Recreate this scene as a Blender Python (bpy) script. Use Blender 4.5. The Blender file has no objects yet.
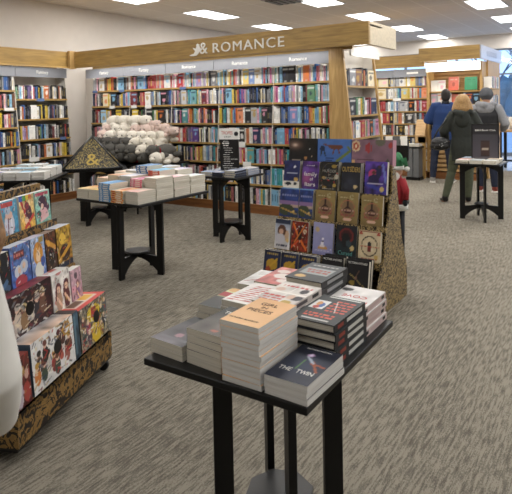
import bpy, math, random, numpy as np
from mathutils import Vector, Matrix
R_ = math.radians
PI = math.pi
SC = bpy.context.scene
COL = SC.collection

# ------------------------------------------------------------------ camera
CAM_H = 1.55
YAW, PITCH, ROLL, FPX, CY = 34.0, 2.0, 1.1, 556.0, 125.0
def cam_axes():
    y, p, r = R_(YAW), R_(PITCH), R_(ROLL)
    f = Vector((-math.sin(y)*math.cos(p), math.cos(y)*math.cos(p), -math.sin(p)))
    rt = Vector((math.cos(y), math.sin(y), 0)); up = rt.cross(f)
    return rt*math.cos(r)-up*math.sin(r), up*math.cos(r)+rt*math.sin(r), f
cR, cU, cF = cam_axes()
cam = bpy.data.cameras.new('camera'); cam_o = bpy.data.objects.new('camera', cam); COL.objects.link(cam_o)
m = Matrix.Identity(4)
for i in range(3):
    m[i][0], m[i][1], m[i][2] = cR[i], cU[i], -cF[i]
m[0][3], m[1][3], m[2][3] = 0, 0, CAM_H
cam_o.matrix_world = m
cam.sensor_fit = 'HORIZONTAL'; cam.sensor_width = 36; cam.lens = 36*FPX/512
cam.shift_y = -(247-CY)/512
cam.clip_start = .05; cam.clip_end = 200
cam.dof.use_dof = True; cam.dof.focus_distance = 3.1; cam.dof.aperture_fstop = 8
SC.camera = cam_o
# ------------------------------------------------------------------ look
vs = SC.view_settings
vs.view_transform = 'Standard'; vs.look = 'None'; vs.gamma = 1; vs.use_curve_mapping = False
vs.exposure = 0.38
# ------------------------------------------------------------------ world: overcast blue dusk sky outside the shop window
w = bpy.data.worlds.new('sky'); SC.world = w; w.use_nodes = True
bg = w.node_tree.nodes['Background']; bg.inputs[0].default_value = (.36, .56, .90, 1); bg.inputs[1].default_value = 2.2
# ------------------------------------------------------------------ ceiling lamps: light of the recessed panels
CEIL = 3.42
PANELS = [(x, y) for x in (-7.1, -4.7, -2.3, .1, 2.5, 4.9) for y in (-.6, 1.8, 4.2, 6.6, 9.0, 11.4, 13.8, 16.1)]
PANEL_W = 21.0
for i, (x, y) in enumerate(PANELS):
    L = bpy.data.lights.new('panel_light', 'AREA'); L.shape = 'RECTANGLE'; L.size = .56; L.size_y = 1.16
    L.energy = PANEL_W*(.25 if y < 3 else .75 if y < 5 else 1.08); L.color = (1, .965, .91)
    o = bpy.data.objects.new('panel_light', L); COL.objects.link(o); o.location = (x, y, CEIL-.03)
STRIP_W = 6.5
def strip(x0, x1, y0, y1, z, power, rot=(0, 0, 0), color=(1, .98, .95)):
    L = bpy.data.lights.new('shelf_strip_light', 'AREA'); L.shape = 'RECTANGLE'; L.size = x1-x0; L.size_y = y1-y0
    L.energy = power; L.color = color
    o = bpy.data.objects.new('shelf_strip_light', L); COL.objects.link(o); o.location = ((x0+x1)/2, (y0+y1)/2, z); o.rotation_euler = rot
strip(-8.0, -3.3, 6.36, 6.40, 2.235, STRIP_W*2.2, (R_(18), 0, 0))
strip(-7.84, -7.80, 3.3, 6.1, 2.235, STRIP_W*1.3, (0, R_(18), 0))
strip(-2.78, -2.74, 6.7, 7.1, 2.235, 2.0, (0, R_(18), 0), (1, .97, .92))
strip(-6.2, -3.5, 11.22, 11.26, 2.24, STRIP_W*.9, (R_(18), 0, 0))
strip(-3.4, -2.45, 11.22, 11.26, 2.32, STRIP_W*.9, (R_(18), 0, 0), (1, .93, .85))

# ================================================================== helpers
def s2l(c):
    c = c/255.0
    return c/12.92 if c <= .04045 else ((c+.055)/1.055)**2.4
def hx(s):
    if not isinstance(s, str): return s
    if s in PAL: s = PAL[s]
    return (s2l(int(s[0:2], 16)), s2l(int(s[2:4], 16)), s2l(int(s[4:6], 16)))
PAL = dict(black='16161a', navy='1d2a4d', grey='77787c', silver='b4b6ba', white='e6e4df', cream='dccfb0', red='b82a2e', pink='e3a0b4', magenta='c45a94',
           purple='6a4a92', lilac='b9a2d2', blue='2f62a8', sky='86bbdc', teal='3c9aa0', green='3f7d4c', yellow='e2c23c', orange='d9742c', brown='6a4630', maroon='6a1f2a', gold='b08d3a')
CH = dict(k='black', n='navy', g='grey', l='silver', w='white', c='cream', r='red', p='pink', m='magenta', u='purple', i='lilac', b='blue', s='sky', t='teal', G='green', y='yellow', o='orange', B='brown', R='maroon')

def new_mat(name):
    M = bpy.data.materials.new(name); M.use_nodes = True
    return M, M.node_tree, M.node_tree.nodes, M.node_tree.links, M.node_tree.nodes['Principled BSDF']
def mat(name, col, rough=.6, metal=0, var=.08, scale=30, bump=0, spec=.5, coat=0):
    M, T, N, L, P = new_mat(name)
    c = hx(col)
    tc = N.new('ShaderNodeTexCoord'); nz = N.new('ShaderNodeTexNoise'); nz.inputs['Scale'].default_value = scale
    L.new(tc.outputs['Object'], nz.inputs['Vector'])
    r = N.new('ShaderNodeValToRGB')
    r.color_ramp.elements[0].position = .3; r.color_ramp.elements[1].position = .7
    r.color_ramp.elements[0].color = (*[max(0, k*(1-var)) for k in c], 1)
    r.color_ramp.elements[1].color = (*[min(1, k*(1+var)) for k in c], 1)
    L.new(nz.outputs['Fac'], r.inputs[0]); L.new(r.outputs[0], P.inputs['Base Color'])
    P.inputs['Roughness'].default_value = rough; P.inputs['Metallic'].default_value = metal
    P.inputs['Specular IOR Level'].default_value = spec
    P.inputs['Coat Weight'].default_value = coat
    if bump:
        b = N.new('ShaderNodeBump'); b.inputs['Strength'].default_value = bump; b.inputs['Distance'].default_value = .01
        L.new(nz.outputs['Fac'], b.inputs['Height']); L.new(b.outputs[0], P.inputs['Normal'])
    return M
def wood(name, c1, c2, axis='X', rough=.45, scale=1.0):
    M, T, N, L, P = new_mat(name)
    tc = N.new('ShaderNodeTexCoord'); mp = N.new('ShaderNodeMapping')
    s = {'X': (1.2, 14, 14), 'Y': (14, 1.2, 14), 'Z': (14, 14, 1.2)}[axis]
    mp.inputs['Scale'].default_value = [k*scale for k in s]
    L.new(tc.outputs['Object'], mp.inputs['Vector'])
    n1 = N.new('ShaderNodeTexNoise'); n1.inputs['Scale'].default_value = 2.2; n1.inputs['Detail'].default_value = 6; n1.inputs['Distortion'].default_value = .6
    L.new(mp.outputs[0], n1.inputs['Vector'])
    r = N.new('ShaderNodeValToRGB'); r.color_ramp.elements[0].position = .32; r.color_ramp.elements[1].position = .68
    r.color_ramp.elements[0].color = (*hx(c1), 1); r.color_ramp.elements[1].color = (*hx(c2), 1)
    L.new(n1.outputs['Fac'], r.inputs[0]); L.new(r.outputs[0], P.inputs['Base Color']); P.inputs['Roughness'].default_value = rough
    return M
def ink_mat(name, rough=.35, coat=.2):
    M, T, N, L, P = new_mat(name)
    a = N.new('ShaderNodeAttribute'); a.attribute_name = 'ink'
    L.new(a.outputs['Color'], P.inputs['Base Color']); P.inputs['Roughness'].default_value = rough; P.inputs['Coat Weight'].default_value = coat
    P.inputs['Coat Roughness'].default_value = .25
    return M
def emit(name, col, st):
    M, T, N, L, P = new_mat(name)
    P.inputs['Base Color'].default_value = (*hx(col), 1); P.inputs['Emission Color'].default_value = (*hx(col), 1); P.inputs['Emission Strength'].default_value = st
    return M
def glass_mat():
    M, T, N, L, P = new_mat('window_glass')
    t = N.new('ShaderNodeBsdfTransparent'); t.inputs[0].default_value = (.93, .96, .98, 1)
    g = N.new('ShaderNodeBsdfGlossy'); g.inputs['Roughness'].default_value = .03
    mx = N.new('ShaderNodeMixShader'); mx.inputs[0].default_value = .07
    L.new(t.outputs[0], mx.inputs[1]); L.new(g.outputs[0], mx.inputs[2]); L.new(mx.outputs[0], N['Material Output'].inputs['Surface'])
    return M
def damask(name, light, dark, scale, lo=.47, hi=.53, rough=.5):
    M, T, N, L, P = new_mat(name)
    tc = N.new('ShaderNodeTexCoord'); n1 = N.new('ShaderNodeTexNoise'); n1.inputs['Scale'].default_value = scale; n1.inputs['Detail'].default_value = 1.5; n1.inputs['Distortion'].default_value = 3.2
    L.new(tc.outputs['Object'], n1.inputs['Vector'])
    n2 = N.new('ShaderNodeTexNoise'); n2.inputs['Scale'].default_value = scale*4; n2.inputs['Detail'].default_value = 2
    L.new(tc.outputs['Object'], n2.inputs['Vector'])
    ad = N.new('ShaderNodeMath'); ad.operation = 'MULTIPLY_ADD'; ad.inputs[1].default_value = .35
    L.new(n2.outputs['Fac'], ad.inputs[0]); L.new(n1.outputs['Fac'], ad.inputs[2])
    r = N.new('ShaderNodeValToRGB'); e = r.color_ramp.elements
    e[0].position = lo+.175; e[0].color = (*hx(dark), 1); e[1].position = hi+.175; e[1].color = (*hx(light), 1)
    x = r.color_ramp.elements.new(.80); x.color = (*[k*.72 for k in hx(light)], 1)
    L.new(ad.outputs[0], r.inputs[0]); L.new(r.outputs[0], P.inputs['Base Color']); P.inputs['Roughness'].default_value = rough
    return M

class MB:
    """collects faces with a material index and per-face colour"""
    def __init__(s): s.v = []; s.f = []; s.m = []; s.c = []; s.smooth = []
    def face(s, pts, mi=0, col=(1, 1, 1), sm=False):
        b = len(s.v); s.v += [tuple(p) for p in pts]; s.f.append(list(range(b, b+len(pts)))); s.m.append(mi); s.c.append([col]*len(pts)); s.smooth.append(sm)
    def box(s, x0, y0, z0, x1, y1, z1, mi=0, col=(1, 1, 1), T=None, skip=''):
        P = [(x0, y0, z0), (x1, y0, z0), (x1, y1, z0), (x0, y1, z0), (x0, y0, z1), (x1, y0, z1), (x1, y1, z1), (x0, y1, z1)]
        if T is not None: P = [tuple(T @ Vector(p)) for p in P]
        b = len(s.v); s.v += P
        for k, f in (('b', (0, 3, 2, 1)), ('t', (4, 5, 6, 7)), ('f', (0, 1, 5, 4)), ('r', (1, 2, 6, 5)), ('k', (2, 3, 7, 6)), ('l', (3, 0, 4, 7))):
            if k in skip: continue
            s.f.append([b+i for i in f]); s.m.append(mi); s.c.append([col]*4); s.smooth.append(False)
        return s
    def prism(s, poly, ax, a0, a1, mi=0, col=(1, 1, 1), T=None):
        def mk(p, a):
            q = {'x': (a, p[0], p[1]), 'y': (p[0], a, p[1]), 'z': (p[0], p[1], a)}[ax]
            return tuple(T @ Vector(q)) if T is not None else q
        n = len(poly); b = len(s.v); s.v += [mk(p, a0) for p in poly]+[mk(p, a1) for p in poly]
        s.f.append([b+i for i in range(n)][::-1]); s.f.append([b+n+i for i in range(n)])
        for i in range(n): s.f.append([b+i, b+(i+1) % n, b+n+(i+1) % n, b+n+i])
        s.m += [mi]*(n+2); s.c += [[col]*n]*2+[[col]*4]*n; s.smooth += [False]*(n+2)
        return s
    def cyl(s, c, r, z0, z1, n=20, mi=0, col=(1, 1, 1), r2=None):
        r2 = r if r2 is None else r2; b = len(s.v)
        for zz, rr in ((z0, r), (z1, r2)):
            for i in range(n): s.v.append((c[0]+rr*math.cos(2*PI*i/n), c[1]+rr*math.sin(2*PI*i/n), zz))
        s.f.append([b+i for i in range(n)][::-1]); s.f.append([b+n+i for i in range(n)])
        for i in range(n): s.f.append([b+i, b+(i+1) % n, b+n+(i+1) % n, b+n+i])
        s.m += [mi]*(n+2); s.c += [[col]*n]*2+[[col]*4]*n; s.smooth += [False]*2+[True]*n
        return s
    def ell(s, c, r, mi=0, col=(1, 1, 1), n=14, k=9, T=None):
        b = len(s.v)
        for j in range(k+1):
            t = PI*j/k
            for i in range(n):
                a = 2*PI*i/n; p = (r[0]*math.sin(t)*math.cos(a), r[1]*math.sin(t)*math.sin(a), r[2]*math.cos(t))
                p = T @ Vector(p) if T is not None else p
                s.v.append((c[0]+p[0], c[1]+p[1], c[2]+p[2]))
        for j in range(k):
            for i in range(n):
                s.f.append([b+j*n+i, b+(j+1)*n+i, b+(j+1)*n+(i+1) % n, b+j*n+(i+1) % n]); s.m.append(mi); s.c.append([col]*4); s.smooth.append(True)
        return s
    def loft(s, pts, rad, side=(1, 0, 0), n=14, mi=0, col=(1, 1, 1)):
        pts = [Vector(p) for p in pts]; b = len(s.v); K = len(pts); side = Vector(side)
        for j, p in enumerate(pts):
            t = (pts[min(j+1, K-1)]-pts[max(j-1, 0)]).normalized()
            a = (side-t*side.dot(t))
            a = a.normalized() if a.length > 1e-4 else t.orthogonal().normalized()
            q = t.cross(a); r = rad[j]; r = (r, r) if not isinstance(r, tuple) else r
            for i in range(n):
                th = 2*PI*i/n; v = p+a*(r[0]*math.cos(th))+q*(r[1]*math.sin(th)); s.v.append(tuple(v))
        for j in range(K-1):
            for i in range(n):
                s.f.append([b+j*n+i, b+j*n+(i+1) % n, b+(j+1)*n+(i+1) % n, b+(j+1)*n+i]); s.m.append(mi); s.c.append([col]*4); s.smooth.append(True)
        s.f.append([b+i for i in range(n)][::-1]); s.f.append([b+(K-1)*n+i for i in range(n)])
        s.m += [mi]*2; s.c += [[col]*n]*2; s.smooth += [True]*2
        return s
    def grid(s, o, U, V, A, mi=0):
        """A: (rows, cols, 3) linear colours at vertices, row 0 = bottom"""
        m_, n_ = A.shape[0], A.shape[1]; o, U, V = Vector(o), Vector(U), Vector(V); b = len(s.v)
        for j in range(m_):
            for i in range(n_): s.v.append(tuple(o+U*(i/(n_-1))+V*(j/(m_-1))))
        for j in range(m_-1):
            for i in range(n_-1):
                s.f.append([b+j*n_+i, b+j*n_+i+1, b+(j+1)*n_+i+1, b+(j+1)*n_+i]); s.m.append(mi)
                s.c.append([tuple(A[j, i]), tuple(A[j, i+1]), tuple(A[j+1, i+1]), tuple(A[j+1, i])]); s.smooth.append(False)
        return s
    def mesh(s, name, mats, ink=False):
        me = bpy.data.meshes.new(name); me.from_pydata(s.v, [], s.f)
        me.polygons.foreach_set('material_index', s.m); me.polygons.foreach_set('use_smooth', s.smooth)
        for M in mats: me.materials.append(M)
        if ink:
            at = me.color_attributes.new('ink', 'FLOAT_COLOR', 'CORNER')
            arr = np.ones((len(me.loops), 4), dtype=np.float32)
            arr[:, :3] = np.array([c for f in s.c for c in f], dtype=np.float32).reshape(-1, 3)
            at.data.foreach_set('color', arr.ravel())
        me.update(); return me
    def build(s, name, mats, parent=None, ink=False, loc=(0, 0, 0), rot=(0, 0, 0), bevel=0):
        if not isinstance(mats, (list, tuple)): mats = [mats]
        o = link(name, s.mesh(name, mats, ink), parent, loc, rot)
        if bevel:
            bv = o.modifiers.new('bevel', 'BEVEL'); bv.width = bevel; bv.segments = 2; bv.limit_method = 'ANGLE'
        return o
def link(name, me, parent=None, loc=(0, 0, 0), rot=(0, 0, 0)):
    o = bpy.data.objects.new(name, me); COL.objects.link(o); o.parent = parent; o.location = loc; o.rotation_euler = rot
    return o
def tag(o, label=None, cat=None, group=None, kind=None):
    if label:
        o['label'] = label
    if cat: o['category'] = cat
    if group: o['group'] = group
    if kind: o['kind'] = kind
    return o
def thing(name, label, cat, loc=(0, 0, 0), rotz=0, group=None, rot=None):
    o = bpy.data.objects.new(name, None); COL.objects.link(o); o.empty_display_size = .05
    o.location = loc; o.rotation_euler = rot if rot else (0, 0, rotz)
    return tag(o, label, cat, group)
def struct(name, mb, M, **k):
    o = mb.build(name, M, **k); o['kind'] = 'structure'; return o
_tc = {}
def text_mesh(body, size, M, ext=.0008, width=None, spacing=1.0, line=1.0):
    k = (body, size, M.name, ext, width, spacing)
    if k in _tc: return _tc[k]
    cu = bpy.data.curves.new('lettering', 'FONT'); cu.body = body; cu.size = size; cu.extrude = ext; cu.align_x = 'CENTER'; cu.align_y = 'CENTER'; cu.space_character = spacing; cu.space_line = line
    cu.resolution_u = 3
    o = bpy.data.objects.new('tmp', cu); COL.objects.link(o)
    bpy.context.view_layer.update()
    me = bpy.data.meshes.new_from_object(o.evaluated_get(bpy.context.evaluated_depsgraph_get()))
    bpy.data.objects.remove(o); me.materials.clear(); me.materials.append(M); me.name = 'lettering'
    if width:
        xs = [v.co.x for v in me.vertices]
        if xs:
            c = (max(xs)+min(xs))/2; f = width/(max(xs)-min(xs))
            for v in me.vertices: v.co.x = (v.co.x-c)*f
    _tc[k] = me; return me

# ================================================================== materials
OAK = wood('oak', '937543', 'b79555', 'X'); OAKY = wood('oak_lengthwise', '937543', 'b79555', 'Y'); OAKZ = wood('oak_upright', 'a5824e', 'c5a268', 'Z')
OAKLT = wood('light_oak', 'b08a58', 'cdaa78', 'X')
BASEW = wood('base_wood', '6e4322', '8d5c31', 'X'); BASEWY = wood('base_wood_lengthwise', '6e4322', '8d5c31', 'Y')
BLK = mat('black_laminate', '0b0b0c', .42, var=.2, scale=60, spec=.35)
BLK2 = mat('black_plastic', '101012', .3)
WALLM = mat('painted_wall', 'd2cbc3', .85, var=.02, scale=6)
CREAM = mat('cream_panel', 'cfc9c0', .7, var=.03, scale=8)
FASC = mat('grey_fascia', '86888e', .35, var=.03, scale=5)
WHITEM = mat('white_card', 'e9e8e4', .6, var=.02)
WHITEL = mat('white_lettering', 'f4f2ec', .5, var=.01)
METAL = mat('brushed_metal', '9a9b9c', .35, .9, var=.06)
GREYM = mat('grey_metal', '66686a', .5, .2, var=.1)
INK = ink_mat('printed_cover', .5, .03)
INKM = ink_mat('printed_card', .55, .0)
def pages_mat(name, a, b, axis=2, sc=420):
    M, T, N, L, P = new_mat(name)
    tc = N.new('ShaderNodeTexCoord'); w_ = N.new('ShaderNodeTexNoise'); mp = N.new('ShaderNodeMapping')
    s = [3, 3, 3]; s[axis] = sc; mp.inputs['Scale'].default_value = s
    L.new(tc.outputs['Object'], mp.inputs[0]); L.new(mp.outputs[0], w_.inputs['Vector']); w_.inputs['Scale'].default_value = 1
    r = N.new('ShaderNodeValToRGB'); r.color_ramp.elements[0].position = .35; r.color_ramp.elements[1].position = .65
    r.color_ramp.elements[0].color = (*hx(a), 1); r.color_ramp.elements[1].color = (*hx(b), 1)
    L.new(w_.outputs['Fac'], r.inputs[0]); L.new(r.outputs[0], P.inputs['Base Color']); P.inputs['Roughness'].default_value = .85
    return M
PAGES = pages_mat('page_edges', 'bdb6a6', 'd8d2c4'); PAGESW = pages_mat('page_edges_white', 'c9c7c3', 'e2e0dc')
PAGEX = pages_mat('page_edges_upright', 'bdb6a6', 'd8d2c4', 0)
CARTON = damask('brown_damask_cardboard', '96743e', '1a120c', 15)
CARTONS = damask('tan_damask_cardboard', 'ac9464', '2a2015', 24)
GOLDD = damask('gold_on_black_damask', 'a8924e', '0b0b0a', 26, .55, .575)
GOLDL = mat('gold_lettering', 'a9903f', .45, .2)

# ================================================================== the room
def carpet():
    M, T, N, L, P = new_mat('carpet')
    tc = N.new('ShaderNodeTexCoord')
    def nz(scale, sx, sy, det=3):
        mp = N.new('ShaderNodeMapping'); mp.inputs['Scale'].default_value = (sx, sy, 1); L.new(tc.outputs['Object'], mp.inputs[0])
        n = N.new('ShaderNodeTexNoise'); n.inputs['Scale'].default_value = scale; n.inputs['Detail'].default_value = det
        L.new(mp.outputs[0], n.inputs['Vector']); return n
    a = nz(1, 90, 10, 4); b = nz(1, 240, 90, 2); c = nz(1, 2.2, .8, 2)
    s1 = N.new('ShaderNodeMath'); s1.operation = 'MULTIPLY_ADD'; s1.inputs[1].default_value = .6; L.new(b.outputs[0], s1.inputs[0]); L.new(a.outputs[0], s1.inputs[2])
    s2 = N.new('ShaderNodeMath'); s2.operation = 'MULTIPLY_ADD'; s2.inputs[1].default_value = .25; L.new(c.outputs[0], s2.inputs[0]); L.new(s1.outputs[0], s2.inputs[2])
    r = N.new('ShaderNodeValToRGB'); e = r.color_ramp.elements
    e[0].position = .70; e[0].color = (*hx('5a554c'), 1); e[1].position = 1.08; e[1].color = (*hx('8c8679'), 1)
    x = e.new(.90); x.color = (*hx('736d63'), 1)
    L.new(s2.outputs[0], r.inputs[0]); L.new(r.outputs[0], P.inputs['Base Color']); P.inputs['Roughness'].default_value = .95; P.inputs['Specular IOR Level'].default_value = .1
    bp = N.new('ShaderNodeBump'); bp.inputs['Strength'].default_value = .5; bp.inputs['Distance'].default_value = .004; L.new(s1.outputs[0], bp.inputs['Height']); L.new(bp.outputs[0], P.inputs['Normal'])
    return M
def ceil_mat():
    M, T, N, L, P = new_mat('ceiling_tiles')
    tc = N.new('ShaderNodeTexCoord'); br = N.new('ShaderNodeTexBrick'); br.offset = 0; br.squash = 1
    mp = N.new('ShaderNodeMapping'); mp.inputs['Location'].default_value = (.31, .0, 0)
    L.new(tc.outputs['Object'], mp.inputs[0]); L.new(mp.outputs[0], br.inputs['Vector'])
    br.inputs['Scale'].default_value = 1; br.inputs['Brick Width'].default_value = .61; br.inputs['Row Height'].default_value = 1.22; br.inputs['Mortar Size'].default_value = .009; br.inputs['Mortar Smooth'].default_value = .2
    br.inputs['Color1'].default_value = (*hx('cac2b8'), 1); br.inputs['Color2'].default_value = (*hx('c3bbb1'), 1); br.inputs['Mortar'].default_value = (*hx('dcd7d0'), 1)
    L.new(br.outputs['Color'], P.inputs['Base Color']); P.inputs['Roughness'].default_value = .9
    return M
CARPET = carpet(); CEILM = ceil_mat()
X0, X1, Y0, Y1 = -8.5, 8.0, -4.0, 16.8
FLOORY = 13.3
struct('floor', MB().box(X0, Y0, -.1, X1, Y1, 0), CARPET)
TILE = mat('entrance_tile', 'a9adb5', .18, var=.05, scale=3)
struct('trim_1', MB().box(-3.0, FLOORY, .0, X1, Y1, .004), TILE)
struct('ceiling', MB().box(X0-.2, Y0-.2, CEIL, X1+.2, Y1+.2, CEIL+.1), CEILM)
struct('wall_left', MB().box(X0-.15, Y0, 0, X0, Y1, CEIL), WALLM)
struct('wall_right', MB().box(X1, Y0, 0, X1+.15, Y1, CEIL), WALLM)
struct('wall_back', MB().box(X0, Y0-.15, 0, X1, Y0, CEIL), WALLM)
WT = 3.02
struct('wall_front', MB().box(X0, Y1, WT, X1, Y1+.2, CEIL), WALLM)
struct('wall_front', MB().box(X0, Y1, 0, -7.3, Y1+.2, WT), WALLM)
struct('baseboard_left', MB().box(X0, Y0, 0, X0+.015, 3.0, .12), BLK)
MULL = mat('window_frame', '6f7884', .4, .5)
GLS = glass_mat()
xs = [-7.3+1.53*i for i in range(11)]
for i in range(10):
    a, b = xs[i], xs[i+1]
    fr = MB()
    fr.box(a, Y1+.04, 0, a+.03, Y1+.14, WT).box(b-.03, Y1+.04, 0, b, Y1+.14, WT).box(a, Y1+.04, 0, b, Y1+.14, .1).box(a, Y1+.04, WT-.05, b, Y1+.14, WT).box(a, Y1+.04, 2.28, b, Y1+.14, 2.33)
    f = struct(f'window_{i+1}', fr, MULL)
    MB().box(a+.03, Y1+.08, .1, b-.03, Y1+.09, 2.28).build('pane', GLS, f)
    MB().box(a+.03, Y1+.08, 2.33, b-.03, Y1+.09, WT-.05).build('pane', GLS, f)
# outside
struct('floor_outside', MB().box(-40, Y1+.2, -.15, 40, 70, -.05), mat('pavement', '8fa0b4', .8, var=.1, scale=2))
BARK = mat('bark', '5c6474', .9, var=.2, scale=12)
def tree(x, y, h, seed):
    rg = random.Random(seed); mb = MB()
    def br(p, d, L, r, lv):
        q = p+d*L; mb.loft([p, p+d*L*.5, q], [r*.6, r*.5, r*.38], n=5)
        if lv == 0: return
        for k in range(3 if lv > 1 else 4):
            a = rg.uniform(0, 2*PI); t = rg.uniform(.35, .75)
            nd = (d+Vector((math.cos(a)*t, math.sin(a)*t, rg.uniform(-.05, .3)))).normalized()
            br(p+d*L*rg.uniform(.6, 1), nd, L*rg.uniform(.6, .8), r*.55, lv-1)
    br(Vector((0, 0, 0)), Vector((0, 0, 1)), h*.32, h*.02, 4)
    return mb.build('bare_tree', BARK, None, loc=(x, y, -.05))
for i, (x, y, h, lb) in enumerate([(-5.3, 27, 8, 'bare winter tree outside, left of the tall bookcase end'), (-3.7, 30, 9, 'bare winter tree seen through the window beside the lit display header'), (-1.6, 26, 7, 'bare winter tree outside at the far right of the window')]):
    tag(tree(x, y, h, 11+i), lb, 'tree', 'bare trees outside the shop window')
hd = MB()
rg = random.Random(5)
for i in range(60):
    hd.ell((-20+i*.7, 38+rg.uniform(-1, 1), rg.uniform(.3, 1.4)), (rg.uniform(.8, 1.6), 1, rg.uniform(1, 2.4)), n=7, k=5)
tag(hd.build('hedge', mat('hedge_green', '4f6a78', .95, var=.2, scale=3)), 'dusky hedge row far beyond the shop window', 'hedge')

# ceiling fittings
LAMP = emit('lamp_diffuser', 'fbfdff', 3.2); FRM = mat('lamp_frame', 'd8d8d6', .5)
names_c = {-7.1: 'first', -4.7: 'second', -2.3: 'third', .1: 'fourth', 2.5: 'fifth', 4.9: 'sixth'}
ordw = ['first', 'second', 'third', 'fourth', 'fifth', 'sixth', 'seventh', 'eighth', 'ninth', 'tenth', 'eleventh', 'twelfth', 'thirteenth', 'fourteenth', 'fifteenth', 'sixteenth', 'seventeenth', 'eighteenth', 'nineteenth', 'twentieth'] + \
       ['twenty-'+k for k in ('first', 'second', 'third', 'fourth', 'fifth', 'sixth', 'seventh', 'eighth', 'ninth')]+['thirtieth']+['thirty-'+k for k in ('first', 'second', 'third', 'fourth', 'fifth', 'sixth', 'seventh', 'eighth', 'ninth')]+['fortieth']
lm_f = MB().box(-.305, -.61, -.012, -.28, .61, 0).box(.28, -.61, -.012, .305, .61, 0).box(-.28, -.61, -.012, .28, -.585, 0).box(-.28, .585, -.012, .28, .61, 0).mesh('frame', [FRM])
lm_d = MB().box(-.28, -.585, -.006, .28, .585, 0).mesh('diffuser', [LAMP])
for (x, y) in PANELS:
    if x > 0 and y < 9: pass
    t = thing('ceiling_light', f'bright white rectangular ceiling light, {names_c[x]} row from the left wall, {ordw[[-.6,1.8,4.2,6.6,9.0,11.4,13.8,16.1].index(y)]} from back of shop', 'ceiling light', (x, y, CEIL), 0, 'recessed ceiling lights')
    link('frame', lm_f, t); link('diffuser', lm_d, t)
t = thing('ceiling_vent', 'square dark slatted air vent in the ceiling above the romance shelves', 'vent', (-5.15, 8.6, CEIL))
MB().box(-.3, -.3, -.015, .3, .3, 0).build('frame', mat('vent_frame', '8c867e', .5), t)
for k in range(4):
    MB().box(-.24+.13*k, -.25, -.03, -.16+.13*k, .25, -.015).build('slat', mat('vent_slat', '3c3833', .5), t)

# ================================================================== bookcases
BOOKS = []     # every spine-out book of the bookcases, decided later which stand alone
CASES = []
CARD_N = [0]
def case(name, label, X, Y, rotz, W, zs, taper, depth, sign=None, fz=(2.09, 2.25), top=2.27, kick=.13, end_r=False, end_l=False, bays='', oak=OAK, base=BASEW, fasm=None, fy=None):
    t = thing(name, label, 'bookcase', (X, Y, 0), rotz, 'oak bookcases')
    fr = lambda z: z*taper
    MB().box(0, depth-.02, 0, W, depth, top).build('back_panel', CREAM, t)
    for x0, x1 in ((0, .007), (W-.007, W)):
        MB().prism([(fr(kick)+.015, kick), (depth-.02, kick), (depth-.02, top), (fr(top)+.015, top)], 'x', x0, x1).build('upright', CREAM, t)
    for z in zs:
        mb = MB(); mb.box(.007, fr(z)+.012, z-.022, W-.007, depth-.02, z, 0); mb.box(.007, fr(z), z-.026, W-.007, fr(z)+.012, z+.001, 1)
        mb.build('shelf', [CREAM, oak], t)
    MB().box(0, 0, 0, W, depth-.02, kick).build('base', base, t)
    y = fr(fz[0])-.02 if fy is None else fy
    f = MB().box(.004, y, fz[0], W-.004, y+.02, fz[1]).build('fascia', fasm or FASC, t)
    if sign:
        link('lettering', text_mesh(sign, .075, WHITEL, .002), f, (W*.5, y-.003, (fz[0]+fz[1])/2), (PI/2, 0, 0))
    C = dict(root=t, X=X, Y=Y, rz=rotz, fr=fr, W=W, bays=bays, zs=zs, oak=oak)
    CASES.append(C); return C
def spec_color(ch, rg):
    c = np.array(hx(CH[ch]))
    if ch in 'rptsobymGui': c = c*.8+np.array((.5, .5, .5))*rg.choice((0, 0, .12, .25))
    return tuple(np.clip(c*rg.uniform(.8, 1.2)+rg.uniform(-.01, .02), 0.003, .9))
def fill(C, si, s, shelfname, seed, hmax=.235, dz=0.0, wide=.95, lean=True):
    """s: one letter per book, 'F'+letter = shown face out, '_' = gap"""
    rg = random.Random(seed); z = C['zs'][si] if si is not None else dz
    it = []; i = 0
    while i < len(s):
        if s[i] == 'F': it.append((s[i+1], True)); i += 2
        else:
            it.append((s[i], False))
            if s[i] != '_' and rg.random() < .42: it.append((rg.choice([s[i], rg.choice('wwlcps'), rg.choice('kwgnlrb')]), False))
            i += 1
    wts = [4.3 if f else (rg.uniform(.7, 1.35) if c != '_' else 1.6) for c, f in it]
    tot = sum(wts); W = C['W']-.03; x = .015; fy = C['fr'](z)+.018
    n = 0; baseh = rg.uniform(.195, .212)
    for (c, f), wt in zip(it, wts):
        bw = W*wt/tot
        if c == '_': x += bw; continue
        n += 1
        h = min(hmax, baseh+rg.choice((0, .01, .02, .035))+rg.uniform(-.01, .008))
        if f: h = min(hmax, .225)
        BOOKS.append(dict(C=C, x=x+bw/2, y=fy+rg.uniform(0, .012), z=z, w=bw*(.94 if f else .96), h=h, d=.03 if f else rg.uniform(.13, .155), col=spec_color(c, rg), cn=CH[c], f=f, n=n, sh=shelfname, seed=rg.random(), tilt=(R_(rg.uniform(3, 8)) if (lean and not f and rg.random() < .05) else 0)))
        x += bw
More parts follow.
